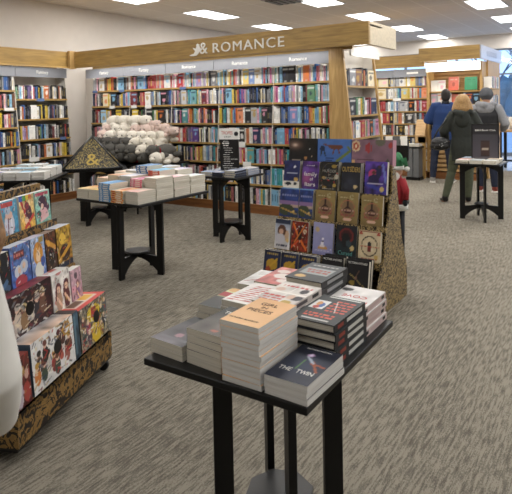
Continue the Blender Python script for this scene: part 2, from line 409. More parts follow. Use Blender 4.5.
# ---- romance run
RZ = [1.865, 1.59, 1.295, 1.0, .715, .42, .131]
BW = .972
ROM = [
 # bay 1 .. 5, rows top to bottom
 ['lpkFwBkoyrokwFskB', 'nkkgkFcyFkkkybls', 'kgRrkFsywokkFykglk', 'kkrgpwFkrkknbk', 'krgkBkoFkkbwk', 'kgBkkwbrkkgwkRkbkn', 'kbwgkkrBkwngkkrbwk'],
 ['rknFsbkrrrrrrrrFwr', 'RFRkrrFwgbsklFkkn', 'kkFykBGkkFkGyFkkkn', 'noooRkrortngrobkcr', 'knkugkblnkmkbwky', 'kgwkbnrkkwbkkgkrnb', 'gkbwkRrkgnkwbkgrkw'],
 ['pwFrpwswspsFiwiykFgg', 'nwkgFlgtsFtGysFRpkwcwn', 'kusnkmkFtpoBGtpRokkrk', 'BkorwrrkuuuFunkGkkclpts', 'kkgysnkknpGkpyyygwsblnto', 'kkwgknGwngppwkrrknwlkwR', 'krkwnnoruwbyykgkkywgl'],
 ['tyksytropwgkFyFbFwwprkml', 'snFsyykbmupgsnknkkknlkgt', 'yktnwyoboFowFkFlpstFkkk', 'kwwkgkFwysFkwowFnnpsp', 'krooGkwksppywFtksmpnw', 'kwwrpppwkybbkkwgnwnkb', 'kyoskkkkwgkkwwkkpsytwk'],
 ['twssFkFkkcbwFopsbrwpsspp', 'pmsbblipwwkkRFGtwkpslswy', 'wwwkbnbFbssbooysyrpGrl', 'kbFsrbonyGwkmkwwnwktkn', 'wrGmrktcyGpwsppkGw', 'tsttbwkGGwkwybnt', 'sstFsGnkpwskopytbwo'],
]
bayn = ['leftmost fantasy bay', 'second fantasy bay', 'romance bay beside fantasy', 'middle romance bay', 'bay beside oak pillar']
shn = ['top', 'second', 'third', 'fourth', 'fifth', 'sixth', 'bottom']
for i in range(5):
    C = case('bookcase', ['tall oak bookcase labelled Fantasy nearest the white corner', 'tall oak bookcase labelled Fantasy with a run of red spines on top',
        'tall oak bookcase labelled Romance directly right of the fantasy bays', 'tall oak bookcase labelled Romance in the middle of the romance sign', 'tall oak bookcase labelled Romance against the oak pillar'][i],
        -8.12+BW*i, 6.57, 0, BW, RZ, .085, .42, 'Fantasy' if i < 2 else 'Romance', bays=bayn[i], fy=.03)
    for r in range(7): fill(C, r, ROM[i][r], shn[r], 100+i*10+r)
struct('wall_partition', MB().box(X0, 6.9, 0, -8.12, 7.0, 2.27).box(-8.12, 6.992, 0, -3.26, 7.04, 2.27), WALLM)
# ---- left wall run
LEFT = [
 ['kkwnRkbrklkkFrkwkgbnk', 'kwkoFrkwFrkBkkgkB', 'sokwrFlsokkykwrk', 'okRFrrkkGkwubkkoky', 'kFokookkokskbkk', 'kkwkbkkgkrkwkk', 'kkwkgrkbkkwk'],
 ['GkswrlkuuwnkykkcFogkkllkkowkkkk', 'kkobknkFwwkykyyknRkgkwwnk', 'kyioFwkkGklkRwkkkkk', 'kkkkkkwkikkoFwkwkwyykk', 'kkgGwkBsBkkgnnkkkk', 'kkwFwFwkokkkkwk'],
]
LZ = [[1.87, 1.58, 1.28, .98, .70, .42, .131], [1.73, 1.40, 1.07, .76, .46, .131]]
for i, (yy, lb, bn) in enumerate([(4.20, 'tall oak bookcase at the left edge of the picture', 'left-edge wall bay'), (5.24, 'tall oak bookcase labelled Fantasy on the left wall by the white corner', 'left-wall bay by corner')]):
    C = case('bookcase', lb, -7.98, yy, PI/2, .98 if i else 1.04, LZ[i], .1, .52, 'Fantasy', bays=bn, oak=OAKY, base=BASEW, fy=.17)
    for r in range(len(LZ[i])): fill(C, r, LEFT[i][r], (shn if i == 0 else ['top', 'second', 'third', 'fourth', 'fifth', 'bottom'])[r], 300+i*10+r)
C = case('bookcase', 'tall oak bookcase on the left wall just beyond the picture edge', -7.98, 3.22, PI/2, .98, LZ[0], .1, .52, 'Fantasy', bays='outer left-wall bay', oak=OAKY, fy=.17)
for r in range(7): fill(C, r, 'kwnrkkbgkwoRkGkwkbnkykrk', shn[r], 340+r)
# ---- bay that faces the aisle, with the oak pillar as its side
EZ = [1.79, 1.40, 1.10, .80, .50, .20]
C = case('bookcase', 'aisle-facing oak bookcase behind the tall oak pillar', -2.86, 6.62, PI/2, .98, EZ, .1, .40, None, (2.17, 2.245), kick=.18, bays='aisle bay', oak=OAKY, base=BASEWY, fy=.12, fasm=WHITEM)
EAST = ['kFgFBkokkFc', 'kFkGwcyGwpkFn', 'rrrFwwFrkGpbFksmFm', 'kwbrykwgnkrbwk', 'kbwrnkgwkrkbwk', 'wknrbkwgkrnbwk']
for r in range(6): fill(C, r, EAST[r], ['top', 'second', 'third', 'fourth', 'fifth', 'bottom'][r], 400+r, hmax=.27 if r < 3 else .235)
pl_poly = [(-2.83, 0), (-2.865, .2), (-3.075, 2.27), (-3.27, 2.27), (-3.27, 0)]
tag(MB().prism(pl_poly, 'y', 6.57, 6.615).build('bookcase_end_panel', OAKZ), 'tall tapering oak pillar at the right end of the romance shelves', 'end panel')
tag(MB().prism(pl_poly, 'y', 7.605, 7.64).build('bookcase_end_panel', OAKZ), 'oak end panel on the far side of the aisle-facing bookcase', 'end panel')
# partition behind it, running on towards the window
# ---- headers
t = thing('shelf_header', 'long oak header beam reading ROMANCE above the middle bookcases', 'header', (-5.4, 6.2, 2.25))
hb = MB(); X_, Y_, Z_ = 5.4, -6.2, -2.25
hb.box(-7.93+X_, 0, 0, -2.56+X_, .05, .275).box(-7.93+X_, .05, .22, -2.56+X_, .42, .24).box(-7.93+X_, .40, 0, -2.95+X_, .42, .24)
hb.build('front_board', OAK, t)
MB().box(-2.61+X_, .05, 0, -2.56+X_, .92, .275).build('end_board', mat('lit_tone_end_board', 'cdbfa4', .5), t)  # paler than the front: the light on this end is put into the colour
MB().box(-3.0+X_, .42, 0.15, -2.61+X_, .92, .18).build('return_board', OAKY, t)
lt = link('lettering', text_mesh('ROMANCE', .19, WHITEL, .006, 1.17, 1.15), t, (-4.30+X_, -.007, .115), (PI/2, 0, 0))
am = link('ampersand', text_mesh('&', .235, WHITEL, .006), t, (-5.055+X_, -.007, .125), (PI/2, 0, 0))
fig = [(80, 425), (110, 408), (155, 395), (178, 350), (152, 312), (138, 282), (160, 296), (186, 306), (200, 270), (195, 240), (215, 215), (240, 232), (246, 268), (262, 310), (262, 360), (245, 365), (225, 402), (190, 435), (130, 440)]
MB().prism([(-5.32+(u-80)*.00115+X_, .03+(440-v)*.00078) for u, v in fig][::-1], 'y', -.012, 0).build('reader_emblem', WHITEL, t)
t = thing('shelf_header', 'oak header beam above the fantasy bookcases on the left wall', 'header', (-7.97, 4.2, 2.25))
MB().box(-.05, -1.4, 0, 0, 1.93, .275).box(-.42, -1.4, .22, -.05, 1.98, .24).box(-.42, -1.4, 0, -.40, 1.98, .24).build('front_board', OAKY, t)
tag(MB().box(-7.97, 6.10, 2.24, -7.90, 6.24, 2.54).box(-7.99, 6.14, 2.235, -7.93, 6.2, 2.545).build('header_corner_post', OAKZ, bevel=.008), 'short oak corner block where the two header beams meet', 'corner block')

# ---- far bookcases by the front window
FZ = [1.9, 1.64, 1.37, 1.11, .86, .61, .36, .131]
FAR = [
 ['kwbrgkwroybkcw', 'rwkbyrkgwobkw', 'kwbwrkgobkwyk', 'wbkrgwkbyrwk', 'bkwrkygwbkwr', 'kwrbkgwykbwr', 'wkbrkwgybkrw', 'kwbrkgwykrbw'],
 ['wsspkFyFckl', 'wglFklFcgw', 'bwcFbwrgws', 'wkbrkwwrrk', 'kroowFkbwkr', 'kkbwkrwkgBk', 'kwkbkgwkrkw', 'kwbrkgwykrbw'],
 ['glFwcywFygblps', 'wtbFyycwrwcoFo', 'wlFlwFkwrbwFr', 'cgowkFkgwkkry', 'kFkkwrwkFkrwk', 'okwgBkkwkrkww', 'kBkwkwkBokw', 'wkbrkwgkbrkw'],
 ['wrykbwcyoks', 'kwrbkwgyrk', 'wkrkwrbkwr', 'yywrkkcwyy', 'kwrbkgwyk', 'wkrgkwbrk', 'kwbrkwgkr', 'wkbrkwgk'],
]
for i in range(3):
    C = case('bookcase', ['far bookcase mostly hidden behind the oak pillar', 'far bookcase just right of the oak pillar', 'far bookcase left of the man in the blue sweater', 'far bookcase hidden behind the lit slat-back display'][i],
             -6.15+.965*i, 11.5, 0, .965 if i < 2 else .745, FZ, .04, .36, 'Mystery' if 0 else None, bays='', fy=.03)
    C['bays'] = ['far hidden bay', 'far bay right of pillar', 'far bay left of blue sweater', 'far bay behind display'][i]
    for r in range(8): fill(C, r, FAR[i][r], (['top', 'second', 'third', 'fourth', 'fifth', 'sixth', 'seventh', 'bottom'])[r], 500+i*10+r, hmax=.22)
    if i in (1, 2):
        MB().box(.30, .024, 2.15, .54, .03, 2.19).build('name_strip', WHITEL, C['root'])
t = thing('shelf_header', 'oak header beam over the far bookcases below the window strip', 'header', (-4.8, 11.2, 2.27))
MB().box(-1.4, 0, 0, 1.35, .05, .25).box(-1.4, .05, .2, 1.35, .6, .22).build('front_board', OAK, t)

# ---- slat-back display with the lit header (behind the three customers)
t = thing('display_bookcase', 'free-standing oak display with slatted back and lit white header strip', 'bookcase', (-3.45, 11.35, 0))
MB().box(0, .0, 0, .04, .5, 2.33).build('side_panel', OAKZ, t); MB().box(1.03, .0, 0, 1.07, .5, 2.33).build('side_panel', OAKZ, t)
MB().box(.04, .42, 0, 1.03, .45, 2.33).build('back_panel', OAKLT, t)
for k in range(6): MB().box(.04, .38, 1.80+k*.075, 1.03, .42, 1.85+k*.075).build('slat', OAKLT, t)
for k in range(5): MB().box(.04, .02, .16+k*.09, 1.03, .05, .21+k*.09).build('slat', OAKLT, t)
for z in (.7, .97, 1.24, 1.50, 1.765): MB().box(.04, .06, z-.025, 1.03, .42, z).build('shelf', OAK, t)
MB().box(0, 0, 0, 1.07, .42, .13).build('base', BASEW, t)
hd_ = MB().box(-.06, -.3, 2.36, 1.09, -.25, 2.62).box(-.06, -.25, 2.36, -.01, 1.6, 2.62).build('header_board', OAK, t)
e_ = MB().box(1.06, -.25, 2.36, 1.11, 1.75, 2.62).build('header_end_board', mat('daylight_tone_header_board', 'b9bfd0', .3), t)  # bluish daylight on this end board is painted into its colour
gl = mat('grey_lettering', '9aa3b8', .5)
for k in range(5): MB().box(1.111, .25+.2*k, 2.44, 1.114, .36+.2*k, 2.455).box(1.111, .25+.2*k, 2.44, 1.114, .265+.2*k, 2.54).box(1.111, .345+.2*k, 2.44, 1.114, .36+.2*k, 2.54).build('faint_letter', gl, e_)
MB().box(.0, -.04, 2.16, 1.05, -.01, 2.33).build('sign_strip', mat('backlit_white', 'f4f1ea', .4), t)
MB().box(1.07, .4, 0, 1.10, .45, 2.36).box(1.07, .45, 0, 1.10, 1.6, 2.36).build('side_wall', OAKZ, t)
for z in (.4, .75, 1.1, 1.45, 1.8): MB().box(1.10, .02, z-.02, 1.25, .8, z).build('side_shelf', OAKY, t)
C = dict(root=t, X=-3.41, Y=11.40, rz=0, fr=lambda z: .02, W=.99, bays='slat-back display', zs=[1.765, 1.50, 1.24, .97], oak=OAK); CASES.append(C)
fill(C, 0, 'FwFw____________', 'top', 601); fill(C, 1, 'FlFwFw____kFnFk', 'second', 602); fill(C, 2, 'wkrFbwkFrkwb', 'third', 603); fill(C, 3, 'kwFrkbwkFwkr', 'fourth', 604)
C2 = dict(root=t, X=-2.20, Y=11.42, rz=PI/2, fr=lambda z: 0, W=.72, bays='side of display', zs=[1.8, 1.45, 1.1, .75, .4], oak=OAK); CASES.append(C2)
for r in range(5): fill(C2, r, 'wwlswpkwslw', ['top', 'second', 'third', 'fourth', 'bottom'][r], 620+r)
# slanted oak bin at the display's left side
t = thing('magazine_bin', 'slanted oak magazine bin beside the man in blue', 'magazine bin', (-3.60, 11.24, 0))
MB().box(0, 0, 0, .14, .06, .85).build('post', OAKZ, t)
MB().prism([(0, .85), (.0, 1.0), (-.02, 1.0), (.12, 1.32), (.14, 1.32), (.14, .85)], 'x', -.06, .14, T=Matrix.Translation((0, 0, -.12))).build('tray', OAKLT, t)

# ================================================================== decide which shelved books stand alone
OCC = [(-2.45, -1.5, 3.6, 4.36, 0, 1.26), (-4.1, -3.3, 3.2, 4.2, .7, 1.0), (-4.15, -3.57, 4.9, 5.5, .6, .85), (-6.85, -5.4, 5.6, 6.2, .7, 1.3), (-2.9, -2.2, 1.4, 2.3, .5, 1.1), (-3.25, -2.1, 8.6, 11.1, 0, 1.65), (-2.0, -1.3, 7.4, 8.0, .6, 1.2), (-1.31, -.69, 1.25, 1.97, .6, .9),
       (-3.27, -2.86, 6.55, 7.64, 0, 2.27)]
def blocked(p, own=None):
    o = Vector((0, 0, CAM_H)); d = p-o
    for B in OCC:
        t0, t1 = 0, .985
        for k in range(3):
            lo, hi = B[2*k], B[2*k+1]
            if abs(d[k]) < 1e-9:
                if o[k] < lo or o[k] > hi: t0, t1 = 1, 0; break
                continue
            a, b = (lo-o[k])/d[k], (hi-o[k])/d[k]
            if a > b: a, b = b, a
            t0 = max(t0, a); t1 = min(t1, b)
        if t0 < t1: return True
    return False
def wpos(b, dx=0, dy=0, dz=0):
    C = b['C']; c, s = math.cos(C['rz']), math.sin(C['rz']); x, y = b['x']+dx, b['y']+dy
    return Vector((C['X']+c*x-s*y, C['Y']+s*x+c*y, b['z']+dz))
def book_geo(mb, b, T=None):
    """spine faces -y, origin bottom centre of the spine"""
    w, h, d = b['w'], b['h'], b['d']; c = np.array(b['col']); rg = random.Random(b['seed'])
    def tp(p): return tuple(T @ Vector(p)) if T is not None else p
    if b['f']:
        A = cover_random(9, 13, c, rg)
        mb.box(-w/2, .001, 0, w/2, d, h, 0, tuple(c), T, skip='f'); mb.box(-w/2+.003, .003, h-.001, w/2, d-.002, h+.0005, 1, (.7, .66, .57), T)
        o = Vector((-w/2, .0, 0)); U = Vector((w, 0, 0)); V = Vector((0, 0, h))
        if T is not None: o2 = T @ o; U = (T @ (o+U))-o2; V = (T @ (o+V))-o2; o = o2
        mb.grid(o, U, V, A, 0); return
    # spine with printed bands
    tcol = tuple(np.clip(c*.6+.16*rg.uniform(.4, 1.6), 0, .6)) if c.mean() < .22 else tuple(c*.4)
    if rg.random() < .25: tcol = (.55, .42, .12)
    cuts = [0, .07, .12, .2+rg.uniform(0, .1), .62+rg.uniform(0, .12), .84, .93, 1]
    band = tuple(np.clip(c*rg.choice((.45, 1.6))+.01, 0, .9)); cc = tuple(c)
    cols = [cc, band if rg.random() < .4 else cc, cc, tcol, cc, tcol if rg.random() < .5 else cc, cc]
    iw = w*(.10+rg.random()*.12)
    for k in range(7):
        z0, z1 = cuts[k]*h, cuts[k+1]*h
        if cols[k] == tcol:
            for xa, xb, q in ((-w/2, -iw, cc), (-iw, iw, tcol), (iw, w/2, cc)): mb.face([tp((xa, 0, z0)), tp((xb, 0, z0)), tp((xb, 0, z1)), tp((xa, 0, z1))], 0, q)
        else: mb.face([tp((-w/2, 0, z0)), tp((w/2, 0, z0)), tp((w/2, 0, z1)), tp((-w/2, 0, z1))], 0, cols[k])
    mb.box(-w/2, 0, 0, -w/2+.0015, d, h, 0, cc, T); mb.box(w/2-.0015, 0, 0, w/2, d, h, 0, cc, T)
    mb.box(-w/2+.0015, .002, .002, w/2-.0015, d-.003, h-.003, 1, (.66, .62, .53), T)
def cover_random(nx, ny, c, rg):
    A = np.zeros((ny, nx, 3)); A[:] = c
    k = np.array(hx(rg.choice(['white', 'gold', 'black', 'pink', 'sky', 'orange', 'navy'])))
    cx, cy, r = rg.uniform(.35, .65), rg.uniform(.35, .6), rg.uniform(.15, .28)
    for j in range(ny):
        for i in range(nx):
            u, v = i/(nx-1), j/(ny-1)
            if (u-cx)**2+((v-cy)*1.4)**2 < r*r: A[j, i] = k*.8+A[j, i]*.2
            if .76 < v < .9 and .12 < u < .88: A[j, i] = k if c.mean() > .2 or k.mean() > .2 else np.array((.7, .7, .66))
            if .08 < v < .14 and .25 < u < .75: A[j, i] = A[j, i]*.4+.3
    return A
bandnames = {}
for b in BOOKS:
    p = wpos(b, 0, 0, b['h']/2); dist = (p-Vector((0, 0, CAM_H))).length
    v = p-Vector((0, 0, CAM_H)); zf = v.dot(cF); px = 256+FPX*v.dot(cR)/zf; py = CY-FPX*v.dot(cU)/zf
    b['in'] = -4 < px < 516 and -4 < py < 498
    vis = 0
    if b['in']:
        for dz in (.15, .5, .9):
            if not blocked(wpos(b, 0, -.01, b['h']*dz)): vis += 1
    face = abs(Vector((-math.sin(b['C']['rz']), math.cos(b['C']['rz']), 0)).dot(v.normalized()))
    b['score'] = b['w']*b['h']*face/zf**2*(vis/3)
rank = sorted(BOOKS, key=lambda b: -b['score'])
alone = set(id(b) for b in rank[:300])
stuff = MB()
shw = {}
nsolo = 0
for b in BOOKS:
    rz = b['C']['rz']; p = wpos(b)
    if id(b) in alone and b['score'] > 0:
        mb = MB(); book_geo(mb, b)
        o = mb.build('face_out_book' if b['f'] else 'shelved_book', [INK, PAGEX], None, True, tuple(p), (0, b['tilt']*0, rz)); nsolo += 1
        cn = b['cn']
        lab = f"{cn} book {'shown face out' if b['f'] else 'spine out'}, {ordw[b['n']-1]} from left, {b['sh']} shelf, {b['C']['bays']}"
        tag(o, lab, 'book', 'books on the bookcase shelves')
    else:
        book_geo(stuff, b, Matrix.Translation(p) @ Matrix.Rotation(rz, 4, 'Z'))
tag(stuff.build('shelved_books', [INK, PAGEX], None, True), 'rows of mixed books filling the farther shelves of all bookcases', 'books', 'books on the bookcase shelves', 'stuff')

# shelf cards and small tags on the shelf edges
def card(x, y, z, rz, w_, h_, M, lab):
    t = MB().box(-w_/2, -.006, -h_/2, w_/2, 0, h_/2).build('shelf_card', M, None, False, (x, y, z), (0, 0, rz)); tag(t, lab, 'shelf card', 'cards clipped to the shelf edges')
TAGB = mat('blue_tag', '5a6f9a', .5)
fyz = lambda z: 6.57+.085*z-.002
for (x, z, M, w_, h_, lab) in [(-7.56, 1.57, WHITEM, .13, .05, 'white shelf card under the first fantasy bay, second shelf, left one'), (-7.02, 1.57, WHITEM, .13, .05, 'white shelf card at the start of the second fantasy bay'),
     (-6.68, 1.565, WHITEM, .14, .06, 'white shelf card in the middle of the second fantasy bay'), (-8.03, 1.855, TAGB, .12, .04, 'small blue shelf tag on the top shelf nearest the white corner'),
     (-7.34, 1.85, TAGB, .13, .04, 'small blue shelf tag right side of leftmost fantasy bay'), (-5.93, 1.85, TAGB, .13, .04, 'small blue shelf tag on the top shelf of the first romance bay'),
     (-4.74, .98, WHITEM, .11, .08, 'white shelf card just right of the black promotional sign'), (-4.64, .69, WHITEM, .14, .08, 'white shelf card behind the small round table books')]:
    card(x, fyz(z), z, 0, w_, h_, M, lab)
for (y, z, M, w_, h_, lab) in [(5.46, .745, WHITEM, .18, .07, 'white shelf card low on the left wall bookcase'), (5.1, 1.565, WHITEM, .16, .05, 'white shelf card high on the leftmost bookcase'), (5.68, 1.715, TAGB, .14, .05, 'small blue shelf tag on the top shelf of the left wall bookcase'), (6.05, 1.055, TAGB, .12, .05, 'small blue shelf tag at the right end of the left wall bookcase')]:
    card(-7.98-.1*z+.003, y, z, PI/2, w_, h_, M, lab)
for x, z in ((-4.15, 1.62), (-4.11, .6)): card(x, 11.5+.04*z-.003, z, 0, .17, .06, WHITEM, f"white shelf card on the far bookcase, {'upper' if z > 1 else 'lower'} one")

# ================================================================== tables
def table(label, cx, cy, wx, wy, phi, r, sh=.10, top=.75, apron=0, rot=0, topshape='square', legw=.065, name='display_table', group='black display tables', off=(0, 0)):
    t = thing(name, label, 'table', (cx, cy, 0), 0, group)
    if topshape == 'square': mb = MB().box(-wx/2+off[0], -wy/2+off[1], top-.022, wx/2+off[0], wy/2+off[1], top)
    else: mb = MB().cyl((0, 0), wx/2, top-.022, top, 8)
    mb.build('tabletop', BLK, t, bevel=.003, rot=(0, 0, rot))
    if apron: MB().box(-apron, -apron, top-.10, apron, apron, top-.022).build('apron', BLK, t, rot=(0, 0, phi+PI/4))
    for k in range(4):
        a = phi+k*PI/2
        T = Matrix.Rotation(a, 4, 'Z')
        mb = MB(); mb.prism([(r-legw, 0), (r, 0), (r, top-.022), (r-legw, top-.022), (r-legw, top-.05)], 'y', -.013, .013, T=T)
        mb.build('leg', BLK, t)
    for k in range(2):
        T = Matrix.Rotation(phi+k*PI/2, 4, 'Z'); q = r-legw
        N_ = 10; pts = [(-q+2*q*i/N_, .035+.11*(1-((-q+2*q*i/N_)/q)**2)) for i in range(N_+1)]
        MB().prism([(-q, .17+.015*k)]+[(x, z) for x, z in pts]+[(q, .17+.015*k), (0, .19+.002*k)], 'y', -.0125, .0125, T=T).build('arched_stretcher', BLK, t)
        MB().prism([(-q, top-.023), (-q, top-.13)]+[(-q+2*q*i/N_, top-.13+.07*(1-((-q+2*q*i/N_)/q)**2)) for i in range(1, N_)]+[(q, top-.13), (q, top-.023)], 'y', -.0125, .0125, T=T).build('arched_rail', BLK, t)
    mb = MB().cyl((0, 0), sh, .192, .212, 8 if topshape == 'square' else 20); mb.build('lower_shelf', mat('dark_shelf', '1d1d1f', .35) if 'dark_shelf' not in bpy.data.materials else bpy.data.materials['dark_shelf'], t, rot=(0, 0, phi))
    return t
table('square black display table in the foreground holding stacked thrillers', -1.006, 1.595, .585, .69, R_(43), .225, .12, rot=R_(1.5))
table('larger black display table by the plush toys, covered in paperback stacks', -3.86, 3.68, .80, .90, R_(12), .285, .12, apron=.2, off=(.13, -.02))
table('small black table in front of the romance shelves with black sign', -3.88, 5.2, .56, .56, R_(6), .25, .13)
table('black display table on the right in front of the customers', -1.63, 7.7, .56, .56, R_(22), .27, .09)
T5 = (-6.02, 3.98); T5A = R_(38)
table('black display table at the left edge under white paperbacks', T5[0], T5[1], .78, .78, R_(20)+T5A, .26, .1, rot=T5A)
table('square black table turned on its corner under the pyramid sign', -6.02, 5.06, .74, .74, R_(16), .30, .1, rot=R_(50), legw=.08)
table('long black table under the pile of plush toys', -6.12, 5.90, 1.42, .70, R_(40), .26, .1)

# ================================================================== book builder
class Art:
    def __init__(s, nx, ny, bg, bg2=None):
        s.A = np.zeros((ny, nx, 3)); s.u = np.linspace(0, 1, nx)[None, :].repeat(ny, 0); s.w = np.linspace(0, 1, ny)[:, None].repeat(nx, 1)
        s.A[:] = hx(bg)
        if bg2:
            b = np.array(hx(bg2)); s.A = s.A*(1-s.w[..., None])+b*s.w[..., None]
    def _p(s, M, c, a=1): s.A[M] = s.A[M]*(1-a)+np.array(hx(c))*a; return s
    def r(s, x0, y0, x1, y1, c, a=1): return s._p((s.u >= x0) & (s.u <= x1) & (s.w >= y0) & (s.w <= y1), c, a)
    def e(s, cx, cy, rx, ry, c, a=1): return s._p(((s.u-cx)/rx)**2+((s.w-cy)/ry)**2 < 1, c, a)
    def ring(s, cx, cy, rx, ry, t, c):
        q = ((s.u-cx)/rx)**2+((s.w-cy)/ry)**2; return s._p((q < 1) & (q > (1-t)**2), c)
    def l(s, x0, y0, x1, y1, t, c, a=1):
        dx, dy = x1-x0, y1-y0; q = np.clip(((s.u-x0)*dx+(s.w-y0)*dy)/(dx*dx+dy*dy), 0, 1)
        return s._p((s.u-x0-q*dx)**2+(s.w-y0-q*dy)**2 < t*t, c, a)
    def glow(s, cx, cy, r, c, k=1):
        g = np.exp(-(((s.u-cx)**2+((s.w-cy)*1.4)**2)/(r*r)))[..., None]*k; g = np.clip(g, 0, 1); s.A = s.A*(1-g)+np.array(hx(c))*g; return s
    def busy(s, seed, n=60, cols=('black', 'white', 'red', 'brown', 'navy', 'cream', 'grey', 'maroon', 'gold'), a=.75):
        rg = random.Random(seed)
        for k in range(n):
            x, y = rg.random(), rg.random(); t = rg.uniform(0, PI); L = rg.uniform(.03, .12); s.l(x, y, x+L*math.cos(t), y+L*math.sin(t), rg.uniform(.006, .02), rg.choice(cols), a)
        return s
    def nz(s, seed, amt=.25, cell=5):
        amt = amt*1.15
        rg = np.random.RandomState(seed); ny, nx = s.u.shape; g = rg.rand(ny//cell+3, nx//cell+3)
        yy, xx = np.arange(ny)/cell, np.arange(nx)/cell; y0, x0 = yy.astype(int), xx.astype(int); fy, fx = (yy-y0)[:, None], (xx-x0)[None, :]
        v = g[y0][:, x0]*(1-fy)*(1-fx)+g[y0+1][:, x0]*fy*(1-fx)+g[y0][:, x0+1]*(1-fy)*fx+g[y0+1][:, x0+1]*fy*fx
        s.A = np.clip(s.A*(1+amt*(v[..., None]*2-1)*1.5), 0, .95); return s
    def bars(s, x0, y0, x1, y1, c, n, seed=0):
        rg = random.Random(seed); hh = (y1-y0)/n
        for k in range(n):
            x = x0
            while x < x1-.03:
                q = rg.uniform(.05, .14); s.r(x, y0+k*hh+hh*.25, min(x+q, x1), y0+k*hh+hh*.8, c); x += q+.035
        return s
def manga(seed, bg, bg2, hair, skin='e8c4a8', dress='white', nx=40, ny=56, title=None, extra=2):
    rg = random.Random(seed); a = Art(nx, ny, bg, bg2).nz(seed, .25)
    cols = [hair, dress, 'red', 'white', 'black', 'yellow', 'blue', 'pink']
    for k in range(extra*3): a.e(rg.random(), rg.random(), rg.uniform(.05, .2), rg.uniform(.04, .12), rg.choice(cols), .7)
    for k in range(extra):
        cx = (k+.5)/extra+rg.uniform(-.08, .08); cy = rg.uniform(.5, .62); f = 1.0 if extra < 3 else .7
        a.e(cx, cy-.28*f, .17*f, .28*f, dress if k % 2 == 0 else hair); a.l(cx-.15*f, cy-.15, cx+.12*f, cy-.4*f, .04, skin)
        a.e(cx, cy+.03, .15*f, .13*f, hair); a.e(cx, cy-.01, .095*f, .085*f, skin); a.l(cx-.12*f, cy+.02, cx-.17*f, cy-.2, .04, hair)
        a.r(cx-.05*f, cy-.02, cx-.02*f, cy+.0, 'black'); a.r(cx+.02*f, cy-.02, cx+.05*f, cy+.0, 'black')
    a.busy(seed, 40)
    if title: a.r(.08, .84, .9, .95, title)
    return a
_bk = {}
def book(label, loc, rot, w_, h_, t_, art, spine='white', back=None, hard=False, pg=None, title=(), group=None, name='book', key=None, sp_bars=None, glossy=True):
    """local frame: cover looks +z, bottom edge y=0, spine at -x, underside z=0"""
    root = thing(name, label, 'book', loc, 0, group, rot)
    k = key or (id(art), w_, h_, t_, spine)
    if k not in _bk:
        th = .003 if hard else .0007; ins = .004 if hard else .0004
        c = hx(spine); bc = hx(back) if back else c
        pgc = bc if hard else hx('cfcac0')
        mb = MB(); A = art.A if isinstance(art, Art) else np.zeros((2, 2, 3))+np.array(hx(art))
        mb.box(-w_/2, 0, 0, w_/2, h_, th, 0, pgc); mb.box(-w_/2, 0, t_-th, w_/2, h_, t_-.0002, 0, tuple(A[0, 0]) if hard else pgc, skip='t'); mb.grid((-w_/2, 0, t_), (w_, 0, 0), (0, h_, 0), A, 0)
        mb.box(-w_/2, 0, th, -w_/2+th, h_, t_-th, 0, c)
        if sp_bars:
            for y0, y1, cc in sp_bars: mb.face([(-w_/2-.0004, y1*h_, t_*.28), (-w_/2-.0004, y0*h_, t_*.28), (-w_/2-.0004, y0*h_, t_*.75), (-w_/2-.0004, y1*h_, t_*.75)], 0, hx(cc))
        cm = mb.mesh('cover', [INK], True)
        pm = MB().box(-w_/2+th, ins, th, w_/2-ins, h_-ins, t_-th).mesh('page_block', [pg or PAGES])
        _bk[k] = (cm, pm, art)
    cm, pm, _ = _bk[k]
    c = link('cover', cm, root); link('page_block', pm, root)
    for (txt, size, x, y, M, *rest) in title:
        link('title_lettering', text_mesh(txt, size, M, .0003, rest[0] if rest else None), c, (x, y, t_+.0005))
    return root
TW = mat('title_white', 'e8e6e0', .5); TR = mat('title_red', 'c43a2c', .5); TK = mat('title_brown', '5a4030', .6); TG = mat('title_gold', 'c0a050', .45); TT = mat('title_teal', '5aa09a', .5); TDK = mat('title_dark', '26262a', .6)
def stack(desc, x, y, z, n, rz, w_, h_, t_, art, spine, hard=False, pg=None, title=(), group=None, jit=.003, seed=0, top=None, sp_bars=None, back=None, yc=True):
    """n books; x,y = centre of the stack"""
    rg = random.Random(seed); key = ('stack', desc, spine)
    for i in range(n):
        a = rz+rg.uniform(-.02, .02); jx, jy = rg.uniform(-jit, jit), rg.uniform(-jit, jit)
        ox, oy = 0, -h_/2; px = x+jx+math.cos(a)*ox-math.sin(a)*oy; py = y+jy+math.sin(a)*ox+math.cos(a)*oy
        pos = n-i
        if n == 1: lab = desc
        elif pos == 1: lab = f'topmost {desc}'
        elif i == 0: lab = f'{desc}, bottom book'
        else: lab = f'{desc}, {ordw[pos-1]} down'
        book(lab, (px, py, z+i*(t_+.0004)), (0, 0, a), w_, h_, t_, art, spine, back, hard, pg, title if i == n-1 else (), group, 'stacked_book', key, sp_bars)

